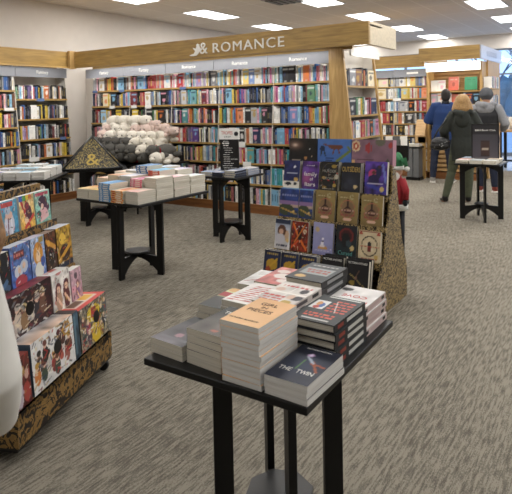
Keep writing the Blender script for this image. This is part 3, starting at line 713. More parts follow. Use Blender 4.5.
# ---- foreground table stacks
Z0 = .7505; GF = 'book stacks on the foreground table'
twin = Art(36, 52, '1b2236', '161b2c').nz(3, .2, 8).glow(.5, .45, .35, '33405e', .6).l(.62, .60, .88, .36, .022, 'a0522c').l(.60, .55, .95, .52, .02, '9a4a28').l(.40, .72, .66, .55, .018, 'aab4c4').l(.42, .34, .44, .60, .014, '5d8a4a').e(.44, .76, .075, .05, 'b89ac0').e(.44, .765, .04, .03, 'd8cce0')
stack('navy paperback titled THE TWIN at the table corner', -.775, 1.375, Z0, 3, 0, .137, .222, .0185, twin, '20263a', pg=PAGESW, title=[('THE', .03, -.036, .062, TW, .040), ('TWIN', .03, .026, .062, TW, .052), ('NATASHA PRESTON', .009, 0, .206, TW)], group=GF, seed=1)
peach = Art(30, 44, 'e3b583', 'dba974').nz(8, .05, 8)
stack('pale peach paperback titled GIRL IN PIECES in the tallest front stack', -.924, 1.372, Z0, 11, 0, .136, .212, .0158, peach, 'd9a878', pg=PAGESW, title=[('GIRL', .03, -.004, .168, TK), ('IN', .022, -.004, .14, TK), ('PIECES', .03, -.004, .112, TK), ('KATHLEEN GLASGOW', .010, -.008, .035, TK)], group=GF, jit=.002, seed=2)
storm = Art(30, 44, '57534f', '1f2325').nz(4, .3, 9).glow(.7, .3, .25, '8c847c', .7).e(.65, .12, .1, .03, 'b06a5c').r(0, .72, 1, .9, '2b2f30')
stack('stormy grey paperback second from the left in the front row', -1.075, 1.40, Z0, 5, R_(-3), .142, .218, .0218, storm, '50504e', group=GF, title=[('THE LIES', .026, 0, .165, TW, .10)], jit=.004, seed=3)
grey2 = Art(30, 44, '6d6a70', '26282b').nz(14, .3, 9).r(0, .78, 1, 1, '33363a').e(.5, .3, .12, .07, 'b58a94', .7).r(.1, .12, .9, .2, '6c6a70')
stack('mauve and grey paperback in the lowest stack at the table’s left corner', -1.225, 1.395, Z0, 2, R_(-2), .142, .212, .0235, grey2, '5c5a58', group=GF, title=[('STILLNESS', .02, 0, .14, TW, .10)] if 0 else (), jit=.004, seed=4)
blk = Art(60, 84, '22262a', '1c2024').nz(6, .12, 6).r(.06, .03, .8, .07, 'c8c8c4').bars(.1, .14, .56, .62, 'c0402c', 5, 5).bars(.2, .68, .85, .86, 'c8492e', 2, 8).r(.62, .24, .94, .56, 'dcdcdc').e(.74, .42, .08, .1, '3a62a0').e(.82, .36, .06, .08, 'd09050').e(.8, .5, .07, .06, 'b04038').r(.2, .9, .8, .93, 'b8b8b4').l(.5, .2, .3, .6, .008, 'd0d0cc')
stack('black hardback with red lettering and portrait cover', -.815, 1.615, Z0, 5, PI, .155, .236, .0258, blk, '16181c', True, title=(), group=GF, jit=.004, seed=5, sp_bars=[(.12, .62, 'c8c8c4'), (.72, .9, '8a3428')])
kil = Art(30, 44, 'd8d4d2', 'dedad8').nz(7, .15, 6).l(.1, .9, .9, .7, .02, '8a8688').e(.85, .2, .15, .08, '2c2a2c').r(0, .94, 1, 1, '55504e')
stack('white hardback with red KILLING lettering at the far right corner', -.828, 1.846, Z0, 4, PI, .155, .215, .0245, kil, 'c9b4b0', True, title=[('KILLING', .036, 0, .155, TR, .13), ('COVE', .036, 0, .105, TR, .095)], group=GF, jit=.004, seed=6, sp_bars=[(.08, .2, '1c1a1c'), (.3, .72, 'c0a8a6'), (.82, .97, '1c1a1c')])
emb = Art(30, 44, '3c4044', '34383c').nz(9, .15, 6).r(.12, .3, .88, .66, '9aa0a0', .9).bars(.2, .36, .8, .6, 'a04438', 2, 4).e(.72, .82, .14, .08, 'c8a468').bars(.15, .1, .85, .2, 'b0b0ac', 1, 3)
stack('charcoal hardback with pale banner and gold seal behind black stack', -.992, 1.862, Z0, 6, PI, .155, .215, .0265, emb, '17181b', True, group=GF, jit=.004, seed=7, sp_bars=[(.2, .8, '8a8c8e')])
ino = Art(36, 44, 'd2ccc6', 'bdb6b2').nz(10, .2, 6).r(.0, .45, 1, .5, 'e8e2dc').r(.46, 0, .5, 1, 'e2dcd6').bars(.1, .08, .9, .24, 'b4403a', 1, 3).bars(.4, .6, .95, .9, 'b8463c', 3, 5).e(.2, .3, .1, .1, '26222a').e(.12, .62, .14, .1, '2c2830').e(.3, .6, .1, .09, 'cfae9a').e(.24, .82, .13, .07, 'b89a48').e(.8, .35, .12, .08, 'c8a898')
stack('white and mauve hardback with gold seal and red lettering', -.972, 1.618, Z0, 6, PI, .148, .225, .0252, ino, 'c8c0ba', True, group=GF, jit=.004, seed=8, sp_bars=[(.1, .3, '2a2628'), (.45, .8, '4c4446')])
scr = Art(30, 44, 'e0dcd8', 'd6d0cc').nz(11, .08, 6)
for k in range(9): scr.l(.08+.02*k, .1+.09*k, .88-.03*(k % 3), .14+.09*k, .016, 'b23a32')
stack('white paperback scrawled with red handwriting lines', -1.125, 1.640, Z0, 5, 0, .142, .215, .0235, scr, 'd8d2cc', group=GF, jit=.003, seed=9)
pinkm = Art(30, 44, 'b0605c', 'c07a74').nz(12, .3, 5).e(.5, .5, .3, .15, 'dcd0ca').e(.3, .75, .2, .1, 'd8c8c2').e(.7, .25, .2, .1, 'e0d4ce')
stack('rose red paperback with white figures at the table’s back edge', -1.14, 1.868, Z0, 5, 0, .142, .215, .0235, pinkm, 'b06a66', group=GF, jit=.003, seed=10)
pale = Art(30, 44, 'c9c6c3', 'd4d2d0').nz(13, .15, 6).l(.1, .2, .9, .6, .02, '9c5a54').l(.2, .7, .8, .85, .015, '8c8884')
stack('pale grey paperback at the back left corner of the table', -1.250, 1.872, Z0, 4, R_(4), .105, .20, .0235, pale, 'c4c0bc', group=GF, jit=.003, seed=11)
yel = Art(30, 44, 'a8a06a', '7a7868').nz(15, .2, 6).r(.0, .55, 1, .75, 'a02c34').r(0, .75, 1, .9, 'c8cfa0').e(.2, .9, .2, .1, 'd0a468').r(0, 0, 1, .5, '34383a')
stack('olive paperback with red band behind the grey stacks', -1.240, 1.632, Z0, 3, 0, .118, .21, .028, yel, '565648', group=GF, jit=.003, seed=12)

# ---- stacks on the middle table (paperbacks)
G2 = 'paperback stacks on the middle table'
def plain(c, c2=None, sd=1, dots=()):
    a = Art(12, 18, c, c2).nz(sd, .12, 4)
    for q in dots: a.e(*q)
    return a
S2 = [  # column, row, z books, colour name, art, spine, spine to front?, description
 (0, 0, 5, plain('e0c890', 'd89a5c', 1), 'dcd0b8', 0, 'cream paperback with orange and pink cover at the left table corner'),
 (1, 0, 5, plain('d8b868', 'e0a860', 2), 'd8d0bc', 0, 'cream paperback with golden cover beside the blue stack'),
 (2, 0, 9, plain('5a94c8', '6ea6d4', 3), '4a86bc', 1, 'sky blue paperback in the spine-out blue stack'),
 (3, 0, 6, plain('e09a50', 'd8d0c0', 4, [(.5, .5, .3, .2, 'd06a50')]), 'd89040', 1, 'orange paperback with striped spine at the front corner'),
 (4, 0, 6, plain('e0a8a0', 'd8cfc0', 5), 'cfc8b4', 0, 'cream paperback with pale rose cover on the front right corner'),
 (0, 1, 9, plain('dcae8c', 'e6e2da', 6), 'ded6c4', 0, 'cream paperback with peach cover in the second row left'),
 (1, 1, 11, plain('e2a070', 'dcd6ca', 7), 'ddd4c2', 0, 'cream paperback with apricot cover in the second row'),
 (2, 1, 11, plain('d9d6dc', 'c8cad4', 8), 'd4d0cc', 0, 'cream paperback with pale grey cover behind the blue stack'),
 (3, 1, 10, plain('d88aa0', 'e0a8b4', 9, [(.5, .6, .3, .2, 'b05a80')]), 'd86a88', 1, 'pink paperback in the pink spine stack'),
 (4, 1, 11, plain('e6e0d8', 'dcd4c8', 10), 'd8cfbc', 0, 'cream paperback with white cover in the second row right'),
 (0, 2, 11, plain('e0c0a8', 'e6ddd0', 11), 'ded4c4', 0, 'cream paperback with sand cover in the third row left'),
 (1, 2, 12, plain('d8dce4', 'c8d0dc', 12), '9db8d0', 0, 'pale blue paperback in the third row'),
 (2, 2, 15, plain('4a78b0', '7aa0c4', 13), '2f5f92', 1, 'dark blue paperback in the tallest middle stack'),
 (3, 2, 13, plain('78b4d8', '8cc0dc', 14), 'd06a44', 1, 'sky blue covered paperback with orange spine'),
 (4, 2, 10, plain('e4a8b8', 'e6e0d8', 15), 'd8d0c0', 0, 'cream paperback with pink cover along the right side'),
 (1, 3, 12, plain('dcd8d0', 'e0c8b0', 16), 'dcd6ca', 0, 'cream paperback with ivory cover in the back row left'),
 (2, 3, 13, plain('a8c0d8', 'd8dce0', 17), 'a8b8c8', 0, 'pale paperback with light blue cover in the back row'),
 (3, 3, 12, plain('e0dcd6', 'c8c0e0', 18), 'd8d4cc', 0, 'cream paperback with lilac cover in the back row'),
 (4, 3, 9, plain('e6e4e0', 'd0d8e0', 19), 'dcd8d0', 0, 'cream paperback with frosty cover in the back right corner'),
]
for (c, r, n, art, sp, out, d) in S2:
    x = -4.055+.156*c; y = 3.325+.222*r
    if out: stack(d, x, y-.02, Z0, n, PI/2, .205, .142, .0172, art, sp, group=G2, jit=.003, seed=50+c*7+r, pg=PAGES, sp_bars=[(.15, .6, 'e8e0d0'), (.72, .9, 'b04040' if 'orange' in d else 'e0e0e0')])
    else: stack(d, x, y, Z0, n, 0, .145, .208, .0172, art, sp, group=G2, jit=.003, seed=50+c*7+r, pg=PAGES)

# ---- small table with the black sign
G3 = 'novels on the small sign table'
for k, (dx, dy, n, rz, c, sp, d) in enumerate([(-.17, -.14, 2, 0, ('a8b4cc', '5a6c94'), '2a3350', 'blue grey hardback at the left front of the sign table'), (.0, -.15, 2, PI/2, ('50608a', 'b0b4c0'), '20242f', 'navy hardback spine out at the front of the sign table'), (.17, -.14, 3, PI, ('7a8cb0', 'd0d0d4'), '1c2030', 'slate hardback at the right front of the sign table'),
        (-.17, .12, 2, 0, ('c4ccd8', '8090ac'), '3a4460', 'pale blue hardback at the left back of the sign table'), (.17, .12, 3, PI, ('e0dcd4', '8c94ac'), '8a90a0', 'ivory hardback at the right back of the sign table')]):
    art = Art(12, 18, c[0], c[1]).nz(70+k, .3, 4).bars(.1, .6, .9, .85, 'e0e0e0', 2, k)
    stack(d, -3.88+dx, 5.2+dy, Z0, n, rz, .15 if rz != PI/2 else .2, .22 if rz != PI/2 else .15, .025, art, sp, True, group=G3, jit=.006, seed=80+k)
t = thing('promotional_sign', 'tall black sign with white header card reading TROPES on the small table', 'sign', (-3.9, 5.22, Z0), R_(16))
MB().box(-.11, -.035, 0, .11, .035, .012).build('stand_foot', BLK2, t)
b_ = MB().box(-.115, -.012, .012, .115, .003, .42).build('black_panel', BLK2, t)
h_ = MB().box(-.125, -.016, .41, .125, .006, .54).build('header_card', WHITEM, t)
link('lettering', text_mesh('TROPES', .055, mat('title_coral', 'c86a5c', .5), .0005, .14), h_, (-.025, -.017, .485), (PI/2, 0, 0))
link('lettering', text_mesh('& READS', .02, TDK, .0005, .08), h_, (-.02, -.017, .44), (PI/2, 0, 0))
MB().cyl((0, 0), .026, 0, .002, 16).build('round_emblem', TDK, h_, loc=(.09, -.016, .475), rot=(PI/2, 0, 0))
rg = random.Random(8); z = .385
for k in range(14):
    n = rg.choice((2, 3, 4)); xx = rg.uniform(-.09, -.05)
    for q in range(n):
        L_ = rg.uniform(.02, .05)
        if xx+L_ > .1: break
        MB().box(xx, -.0135, z, xx+L_, -.0122, z+(.012 if k in (1, 2) else .005)).build('printed_line', TW, b_); xx += L_+.008
    z -= .026

# ---- right table with the book club sign
G4 = 'books on the book club table'
for k, (dx, dy, n, rz, c, sp, d) in enumerate([(-.17, -.15, 2, 0, ('c8ccc8', 'b05a50'), 'c0b8a8', 'pale book with red edge, left front of the book club table'), (.0, -.15, 2, 0, ('8c98a4', 'd0d0cc'), 'c8c0b0', 'grey blue book, middle front of the book club table'), (.17, -.15, 2, 0, ('d8d4cc', '90989c'), 'd0c8b8', 'ivory book, right front of the book club table'),
        (-.16, .12, 2, 0, ('3c4c60', '8a98a8'), '30404c', 'dark slate book, left back of the book club table'), (.17, .12, 2, 0, ('d8c0a0', 'e0d8c8'), 'd0c4b0', 'sand coloured book, right back of the book club table')]):
    art = Art(12, 18, c[0], c[1]).nz(90+k, .25, 4)
    stack(d, -1.65+dx, 7.7+dy, Z0, n, rz, .15, .22, .022, art, sp, group=G4, jit=.006, seed=95+k)
t = thing('book_club_sign', 'black framed sign reading B&N Book Club on the right table', 'sign', (-1.60, 7.80, Z0), R_(8))
MB().box(-.17, -.01, .0, .17, .01, .50).build('frame', BLK2, t)
ps = Art(24, 34, '4e4a52', '2a282e').r(0, .74, 1, 1, '1d1c20').r(.32, .12, .68, .56, '2c1c18').r(.34, .14, .66, .54, '3a2620').r(.38, .30, .62, .36, 'a89888').r(.05, .0, .95, .08, '6a6468').e(.5, .7, .4, .05, '3a383e')
MB().grid((-.155, -.012, .02), (.31, 0, 0), (0, 0, .46), ps.A).build('poster', INKM, t, True)
link('lettering', text_mesh('B&N Book Club', .034, TW, .0006, .25), t, (0, -.014, .415), (PI/2, 0, 0))

# ---- left edge table
G5 = 'white paperback stacks on the left edge table'
k = 0
for (x, y, n, c1, c2, d) in [(-5.66, 3.78, 5, 'e6e4de', 'd8d8d4', 'white paperback on the near right corner of the left table'), (-5.82, 3.76, 5, 'd8dee4', '6fb0d0', 'white paperback with pale blue cover on the left table, second from the corner'),
      (-5.98, 3.78, 5, 'e2e0da', 'c0c8d0', 'white paperback on the left table, third from the corner'), (-6.14, 3.78, 5, '8890b8', 'd8d8dc', 'white paperback with lavender cover on the left table, front left'), (-5.66, 4.03, 6, 'e8e6e0', 'd4d8d8', 'white paperback on the left table, right side of second row'),
      (-5.82, 4.03, 6, '5aaccc', 'e0e4e4', 'white paperback with turquoise cover on the left table'), (-5.98, 4.03, 6, '48a0c4', 'd8e0e4', 'white paperback with bright blue cover on the left table'), (-6.14, 4.03, 6, '7a88b8', 'e0e0e0', 'white paperback with periwinkle cover on the left table'),
      (-5.66, 4.28, 6, 'e6e2dc', '90c0d4', 'white paperback in the back row right of the left table'), (-5.82, 4.28, 7, 'e2e2dc', 'd0d4d8', 'white paperback in the back row middle of the left table'), (-6.0, 4.28, 7, '9cc4d4', 'e6e4e0', 'white paperback in the back row left of the left table')]:
    u_, v_ = x+5.90, y-4.03; x = T5[0]+math.cos(T5A)*u_-math.sin(T5A)*v_; y = T5[1]+math.sin(T5A)*u_+math.cos(T5A)*v_
    stack(d, x, y, Z0, n, T5A, .145, .215, .0172, plain(c1, c2, 120+k), 'dcd8d0', group=G5, jit=.004, seed=130+k, pg=PAGESW); k += 1

# ================================================================== step display on the right (tan damask cardboard)
t = thing('cardboard_book_display', 'tan damask cardboard stepped display full of young adult novels', 'display stand', (-2.43, 3.62, 0), 0)
SW = .935
rowz = [.175, .375, .625, .850, 1.065]; rowy = [.04, .20, .28, .365, .48]
side = [(.02, 0), (.02, .17), (.10, .19), (.21, .36), (.24, .39), (.29, .61), (.33, .65), (.38, .83), (.42, .86), (.44, 1.045), (.50, 1.045), (.53, .9), (.62, .5), (.74, .23), (.73, 0)]
MB().prism(side, 'x', SW-.012, SW).build('side_panel', CARTONS, t)
MB().prism(side, 'x', 0, .012).build('side_panel', CARTONS, t)
MB().box(.012, 0, 0, SW-.012, .012, .20).build('front_panel', CARTONS, t)
MB().prism([(.60, .0), (.62, .0), (.50, 1.04), (.485, 1.04)], 'x', .012, SW-.012).build('back_panel', CARTONS, t)
for z, y in zip(rowz, rowy):
    mb = MB().box(.012, y-.012, z-.014, SW-.012, min(y+.15, .50), z).box(.012, y-.016, z-.014, SW-.012, y-.012, z+.010).box(.012, y-.016, z-.04, SW-.012, y-.008, z-.014)
    mb.build('tier', CARTONS, t)
GS = 'face-out novels on the tan stepped display'
def standing(label, x, tier, w_, h_, t_, art, spine, title=(), lean=9, copies=0, hard=False, dy=0, name='face_out_book', group=GS):
    h_ = h_*1.06 if tier > 0 else h_; X = -2.435+x; Yb = 3.62+rowy[tier]+dy; z = rowz[tier]+.0015
    L_ = R_(lean)
    for k in range(copies, -1, -1):
        yy = Yb+t_*(k+1)*1.02/math.cos(L_)
        book(label if k == 0 else f'{label.replace(" with ", ", ", 1)[:70]} copy behind' if 0 else (label if k == 0 else 'second copy right behind the '+' '.join(label.split()[:11])), (X, yy, z+.001), (PI/2-L_, 0, 0), w_, h_, t_, art, spine, None, hard, None, title if k == 0 else (), group, name, ('std', label), None)
def tl(*a): return a
# row 1 (top): three gift boxes
gal = Art(40, 24, '0e0c10', '15120f').nz(20, .5, 3).glow(.22, .72, .22, '8a6a5c', .8).glow(.22, .72, .08, 'e8cdb8', .9).e(.6, .18, .05, .07, 'a87a48').e(.75, .55, .015, .02, 'e8e8e8').e(.82, .25, .01, .02, 'e0c0a0').r(.12, .08, .42, .11, '9a8a78')
din = Art(40, 24, '3f63a8', '4c74b8').nz(21, .1, 4).e(.55, .68, .22, .10, '6a4030').l(.35, .72, .2, .78, .03, '6a4030').l(.5, .6, .46, .4, .02, '6a4030').l(.62, .6, .66, .42, .02, '6a4030').l(.6, .12, .98, .55, .05, '6a7a3c').l(.98, .55, .9, .7, .035, '6a7a3c').e(.15, .6, .08, .12, '1c2c4a').l(.12, .5, .1, .3, .02, '22303c').l(.2, .5, .24, .3, .02, '22303c').r(.25, .2, .5, .22, '1e3050').r(.25, .12, .45, .14, '1e3050')
rose = Art(44, 24, '7d5c6c', '8a6a78').nz(22, .12, 4).e(.10, .74, .11, .22, 'd8bc98').e(.10, .74, .07, .14, 'b04a34').e(.10, .74, .03, .06, 'e8d4b0').l(.42, .5, .42, .85, .03, 'a03a3c').l(.36, .55, .36, .78, .014, 'a03a3c').l(.48, .55, .48, .78, .014, 'a03a3c').e(.70, .92, .12, .16, '6a6858').e(.95, .8, .05, .12, 'b0403c').r(.12, .36, .5, .38, '5c3c48').r(.12, .28, .6, .30, '5c3c48').r(.12, .2, .55, .22, '5c3c48').e(.88, .15, .05, .12, '4c5040').e(.03, .1, .06, .1, 'c8a070')
def giftbox(label, x, w_, art, edge):
    b = thing('gift_book_box', label, 'boxed book set', (-2.435+x, 4.085, rowz[4]+.001), 0, 'wide boxed gift books on top of the stepped display', (R_(-5), 0, 0))
    mb = MB().box(-w_/2, 0, 0, w_/2, .075, .20, 0, hx(edge), skip='f'); mb.grid((-w_/2, 0, 0), (w_, 0, 0), (0, 0, .2), art.A)
    mb.build('printed_sleeve', INK, b, True)
    MB().box(-w_/2+.004, .006, .1995, w_/2-.004, .069, .2008).build('lid_edge', mat('box_edge', edge, .5) if edge not in bpy.data.materials else bpy.data.materials[edge], b)
giftbox('black boxed book with spiral galaxy cover', .145, .268, gal, '14100f'); giftbox('blue boxed book with dinosaur skeleton cover', .435, .300, din, '5f88c4'); giftbox('dusty rose boxed book with sun and hand symbols', .760, .338, rose, 'b07c88')
# row 2
nv = Art(20, 30, '1d2150', '2a3068').nz(30, .3, 4).r(0, 0, 1, .26, 'd8d4cc').e(.3, .16, .2, .06, '1a1a28').e(.75, .17, .1, .06, '2a2a34').e(.68, .78, .06, .05, 'e8e8f0').r(.2, .52, .85, .58, 'b8bcd0').e(.78, .33, .13, .08, 'c8a45c')
standing('navy and white novel with moonlit lighthouse cover', .085, 3, .150, .215, .025, nv, '2a2e5c', copies=1)
fam = Art(20, 30, '38246a', '5c3488').nz(31, .5, 4).glow(.3, .4, .3, 'b05a90', .8).glow(.75, .3, .25, '3a1c50', .7).e(.2, .7, .2, .12, '7a58b0', .6)
standing('purple novel titled family of liars', .262, 3, .155, .215, .025, fam, '4a2c70', title=[('family', .046, 0, .125, TW, .12), ('of', .036, .01, .085, TW), ('liars', .046, .0, .042, TW, .095), ('E. LOCKHART', .012, 0, .195, TW)], copies=1)
mur = Art(40, 60, '191612', '16130f').nz(32, .3, 4).ring(.5, .5, .46, .46, .06, '4a4030').e(.2, .45, .1, .05, 'a08038').e(.8, .2, .1, .06, 'a88a3c').e(.9, .5, .12, .08, 'b8b0a0').e(.25, .12, .12, .05, '8a7030').e(.75, .85, .14, .06, '9a8034').bars(.15, .04, .85, .1, '8a8478', 1, 2).busy(283, 25)
standing('black novel with grey lettering and gold ornaments', .432, 3, .160, .220, .025, mur, '15120f', title=[('MURDER', .032, 0, .158, mat('title_grey', '9a968c', .5), .12), ('OF', .02, 0, .13, bpy.data.materials['title_grey']), ('CROWS', .032, 0, .1, bpy.data.materials['title_grey'], .11)], copies=1)
out = Art(20, 30, '15171f', '1b1d26').nz(33, .3, 4).glow(.5, .35, .3, '3a3c4c', .6).e(.25, .22, .12, .1, '2c2e3a').e(.72, .22, .14, .1, '2c2e3a').e(.75, .2, .1, .065, 'c8b080')
standing('black novel titled THE OUTSIDERS in gold', .620, 3, .160, .218, .03, out, '101116', title=[('THE', .014, .01, .2, TG), ('OUTSIDERS', .055, 0, .178, TG, .152)], copies=1)
pur = Art(22, 32, '3a2c78', '5a3a9a').nz(34, .5, 4).e(.35, .62, .2, .14, 'c04068', .9).e(.62, .7, .12, .2, '22204a').e(.4, .45, .25, .14, '241c48').e(.4, .66, .08, .06, '5a3028').e(.65, .85, .07, .05, '4a2c30').l(.8, .9, .95, .4, .05, '7a8ad8', .7).l(.1, .3, .9, .1, .06, '2c3c98', .7).e(.78, .16, .11, .07, 'c8b070').r(.1, .30, .85, .33, 'b8b0c8')
standing('violet and crimson novel with two figures, tallest in its row', .825, 3, .178, .235, .035, pur, '8a94d0', copies=0)
# row 3
lh = Art(24, 32, '26366e', '2c4080').nz(40, .3, 4).r(0, .38, 1, .56, 'a07ca8', .7).r(0, .34, 1, .44, 'c8b088', .7).e(.35, .25, .45, .2, '3c4430').e(.8, .12, .35, .14, '2c3c58').l(.1, .3, .9, .12, .025, 'b09048').e(.75, .2, .06, .04, 'd8b868').bars(.12, .7, .9, .8, '8a90b8', 1, 3).r(.0, .97, 1, 1, '6aa0d0')
standing('navy seaside novel at sunset, wider left copy', .105, 2, .178, .220, .03, lh, '24346a', copies=1)
standing('navy seaside novel at sunset, narrower right copy', .262, 2, .125, .220, .03, lh, '24346a', copies=1)
gs = Art(24, 34, '8a7448', '94804e').nz(41, .15, 4).e(.5, .45, .32, .26, '7a5a44', .7).e(.5, .62, .06, .16, '2c1814').l(.5, .55, .28, .4, .025, '381c18').l(.5, .55, .72, .4, .025, '381c18').e(.5, .38, .16, .07, '4a201c').bars(.2, .34, .8, .46, 'b08a78', 1, 3).bars(.15, .2, .85, .3, '8a4a40', 1, 4).ring(.5, .45, .36, .3, .08, 'a8604c').e(.5, .12, .2, .05, 'd8b098').ring(.68, .84, .1, .07, .3, 'b8b088').bars(.12, .8, .45, .86, 'c0b48c', 1, 5)
for x, d in ((.435, 'olive gold novel with red tower drawing, left of three'), (.628, 'olive gold novel with red tower drawing, middle of three'), (.824, 'olive gold novel with red tower drawing, right of three')):
    standing(d, x, 2, .170, .225 if x < .8 else .215, .035, gs, '6a5630', hard=True, copies=0)
# row 4
wo = Art(22, 30, 'd8d4d4', '8c98b0').nz(50, .2, 4).e(.45, .62, .28, .2, '5c3828').e(.4, .58, .14, .1, 'd0a890').e(.35, .35, .32, .16, 'c8c4cc').e(.8, .45, .14, .2, 'c89858', .7).r(0, .86, 1, 1, '26304a').bars(.12, .06, .9, .16, '30344c', 1, 5).e(.85, .3, .1, .06, 'd8b878')
standing('pale novel with red haired woman turning back', .085, 1, .142, .225, .028, wo, '303a54', copies=1)
fi = Art(44, 60, '8a2c14', '6a1c10').nz(51, .5, 4).l(.1, .9, .5, .4, .05, 'd8702c').l(.9, .1, .4, .5, .05, 'd86a28').l(.0, .1, .5, .4, .04, 'c85020').e(.5, .55, .12, .2, '1c1210').e(.8, .68, .11, .08, 'd0b898').e(.5, .75, .08, .06, '40201a').l(.2, .3, .8, .9, .03, 'e08838', .7).busy(279, 30)
standing('fiery orange and red fantasy novel', .245, 1, .150, .222, .028, fi, '7a2414', copies=1)
li = Art(22, 32, '8c8cb8', '9c9cc4').nz(52, .06, 4).e(.5, .22, .26, .05, 'c89858').e(.48, .28, .12, .05, 'dcd4d8').r(.42, .32, .56, .4, 'e4e0e8').e(.48, .42, .05, .03, '20202c').r(.44, .46, .54, .52, 'e4e0e8').e(.2, .78, .11, .075, 'b8a078').bars(.4, .87, .75, .9, 'd8d4e0', 1, 3).bars(.1, .12, .9, .15, 'b8b4d0', 1, 5).r(.9, .18, .94, .22, 'd8d4e0')
standing('lavender novel with small lighthouse and gold seal', .452, 1, .172, .232, .032, li, '8a88b4', hard=True, copies=0)
cu = Art(24, 32, '16262c', '1a1c22').nz(53, .3, 4).e(.5, .68, .36, .24, '6a2422').e(.5, .68, .26, .18, '3c1818').e(.48, .55, .2, .22, '0e0f14').e(.62, .45, .14, .1, '2c3c44').e(.8, .32, .11, .075, 'c8b078')
standing('dark novel titled Cursed with crimson moon', .648, 1, .168, .232, .035, cu, '121418', title=[('Cursed', .044, -.005, .036, TT, .115)], hard=True, copies=0)
ma = Art(26, 34, 'cdbb98', 'd4c2a0').nz(54, .08, 4).ring(.5, .5, .38, .33, .1, '30201c').e(.5, .56, .1, .09, '1e1a1c').e(.5, .4, .1, .09, '6a2420').e(.38, .56, .05, .04, 'e0d0b8').e(.62, .4, .05, .04, 'e0d0b8').bars(.1, .44, .92, .52, 'b04a3c', 1, 6).r(.04, .95, .96, .97, '8a3c30').bars(.15, .06, .85, .1, 'a03c34', 1, 5).e(.1, .9, .07, .05, 'b04c40').e(.9, .9, .07, .05, 'b04c40').e(.82, .16, .1, .07, 'c8a860')
standing('cream novel with black and red heart inside rings', .835, 1, .172, .212, .035, ma, 'b8a888', hard=True, copies=0)
# row 5 (bottom)
yb = Art(22, 30, '1c2648', '18203c').nz(60, .3, 4).e(.5, .5, .35, .2, 'b8902c').l(.2, .3, .8, .7, .05, 'c89c30').bars(.15, .82, .9, .93, 'b89c50', 1, 3).e(.3, .3, .16, .12, 'a04828')
for x, d in ((.075, 'navy novel with gold blaze cover, left end of bottom tier'), (.235, 'navy novel with gold blaze cover, second on bottom tier'), (.395, 'navy novel with gold blaze cover, third on bottom tier')):
    standing(d, x, 0, .150, .215, .03, yb, '20284a', copies=1, lean=12)
va = Art(22, 32, '101014', '131317').nz(61, .2, 4).l(.2, .55, .85, .2, .012, 'a08c50').e(.45, .45, .06, .06, '7a5a48').l(.45, .5, .6, .7, .02, '5c4438').e(.3, .3, .12, .08, '8a7430')
TS = bpy.data.materials['title_grey']
for x, d in ((.60, 'black novel lettered Victoria Aveyard, left copy beside the navy ones'), (.80, 'black novel lettered Victoria Aveyard, at the right end of bottom tier')):
    standing(d, x, 0, .175, .235, .045, va, '101014', title=[('VICTORIA AVEYARD', .022, 0, .212, TW, .15)], copies=1, lean=12, hard=True)

# ================================================================== manga display at the left
ux, uy = -.40, .917; q = math.hypot(ux, uy); ux /= q; uy /= q
ang = math.atan2(uy, ux)
t = thing('cardboard_manga_display', 'brown damask cardboard stepped manga display at the left', 'display stand', (-2.2, 1.37, 0), ang)
# local x runs along the row (away from camera), local y points back into the display, front faces -y
ML = .93
back_pts = [(.0, .075), (.0, .225), (.10, .235), (.13, .42), (.21, .43), (.22, .62), (.32, .63), (.33, .87), (.43, .88), (.44, 1.09), (.49, 1.10), (.56, .075)]
MB().prism(back_pts, 'x', 0, .01).build('side_panel', CARTON, t); MB().prism(back_pts, 'x', ML-.01, ML).build('side_panel', CARTON, t)
MB().box(.01, 0, .075, ML-.01, .012, .225).build('front_panel', CARTON, t)
MB().box(.0, .005, .06, ML, .56, .075).build('base_tray', BLK2, t)
MB().prism([(.48, .4), (.50, .4), (.465, 1.10), (.44, 1.10)], 'x', .01, ML-.01).box(.0, .435, 1.05, ML, .475, 1.105).build('header_rail', CARTON, t)
mt = [(.0, .225), (.125, .43), (.215, .63), (.325, .88)]
for y, z in mt: MB().box(.01, y+.004, z-.012, ML-.01, y+.16, z).box(.01, y, z-.035, ML-.01, y+.008, z+.018 if z > .8 else z).build('tier', CARTON, t)
for (cx, cy) in ((.1, .08), (ML-.04, .035), (.1, .48), (ML-.08, .48)):
    c_ = MB().cyl((0, 0), .03, -.012, .012, 14).build('caster', BLK2, t, loc=(cx, cy, .031), rot=(PI/2, 0, PI/2))
GM = 'manga volumes and box sets on the brown stepped display'
Mw = Matrix.Translation((-2.2, 1.37, 0)) @ Matrix.Rotation(ang, 4, 'Z')
def mbook(label, u0, u1, tier, h_, d_, art, spine, topc=None, lean=4, hole=False, name='manga_volume', endart=None, cat='book', title=()):
    y, z = mt[tier]; w_ = u1-u0-.004
    p = Mw @ Vector(((u0+u1)/2, y+.012, z+.001))
    b = thing(name, label, cat, tuple(p), 0, GM, (R_(-lean), 0, ang))
    mb = MB(); mb.box(-w_/2, 0, 0, w_/2, d_, h_, 0, hx(spine), skip='ft'); mb.grid((-w_/2, 0, 0), (w_, 0, 0), (0, 0, h_), art.A)
    tp_ = topc.A if isinstance(topc, Art) else np.zeros((2, 2, 3))+np.array(hx(topc or 'e0dcd6')); mb.grid((-w_/2, 0, h_), (w_, 0, 0), (0, d_, 0), tp_)
    c = mb.build('printed_cover', INK, b, True)
    if hole: MB().cyl((0, 0), .034, 0, .002, 18).build('round_sticker', BLK2, b, loc=(w_*.08, -.0002, h_*.58), rot=(PI/2, 0, 0))
    for (txt, size, x, zz, M, *r_) in title: link('title_lettering', text_mesh(txt, size, M, .0004, r_[0] if r_ else None), c, (x, -.001, zz), (PI/2, 0, 0))
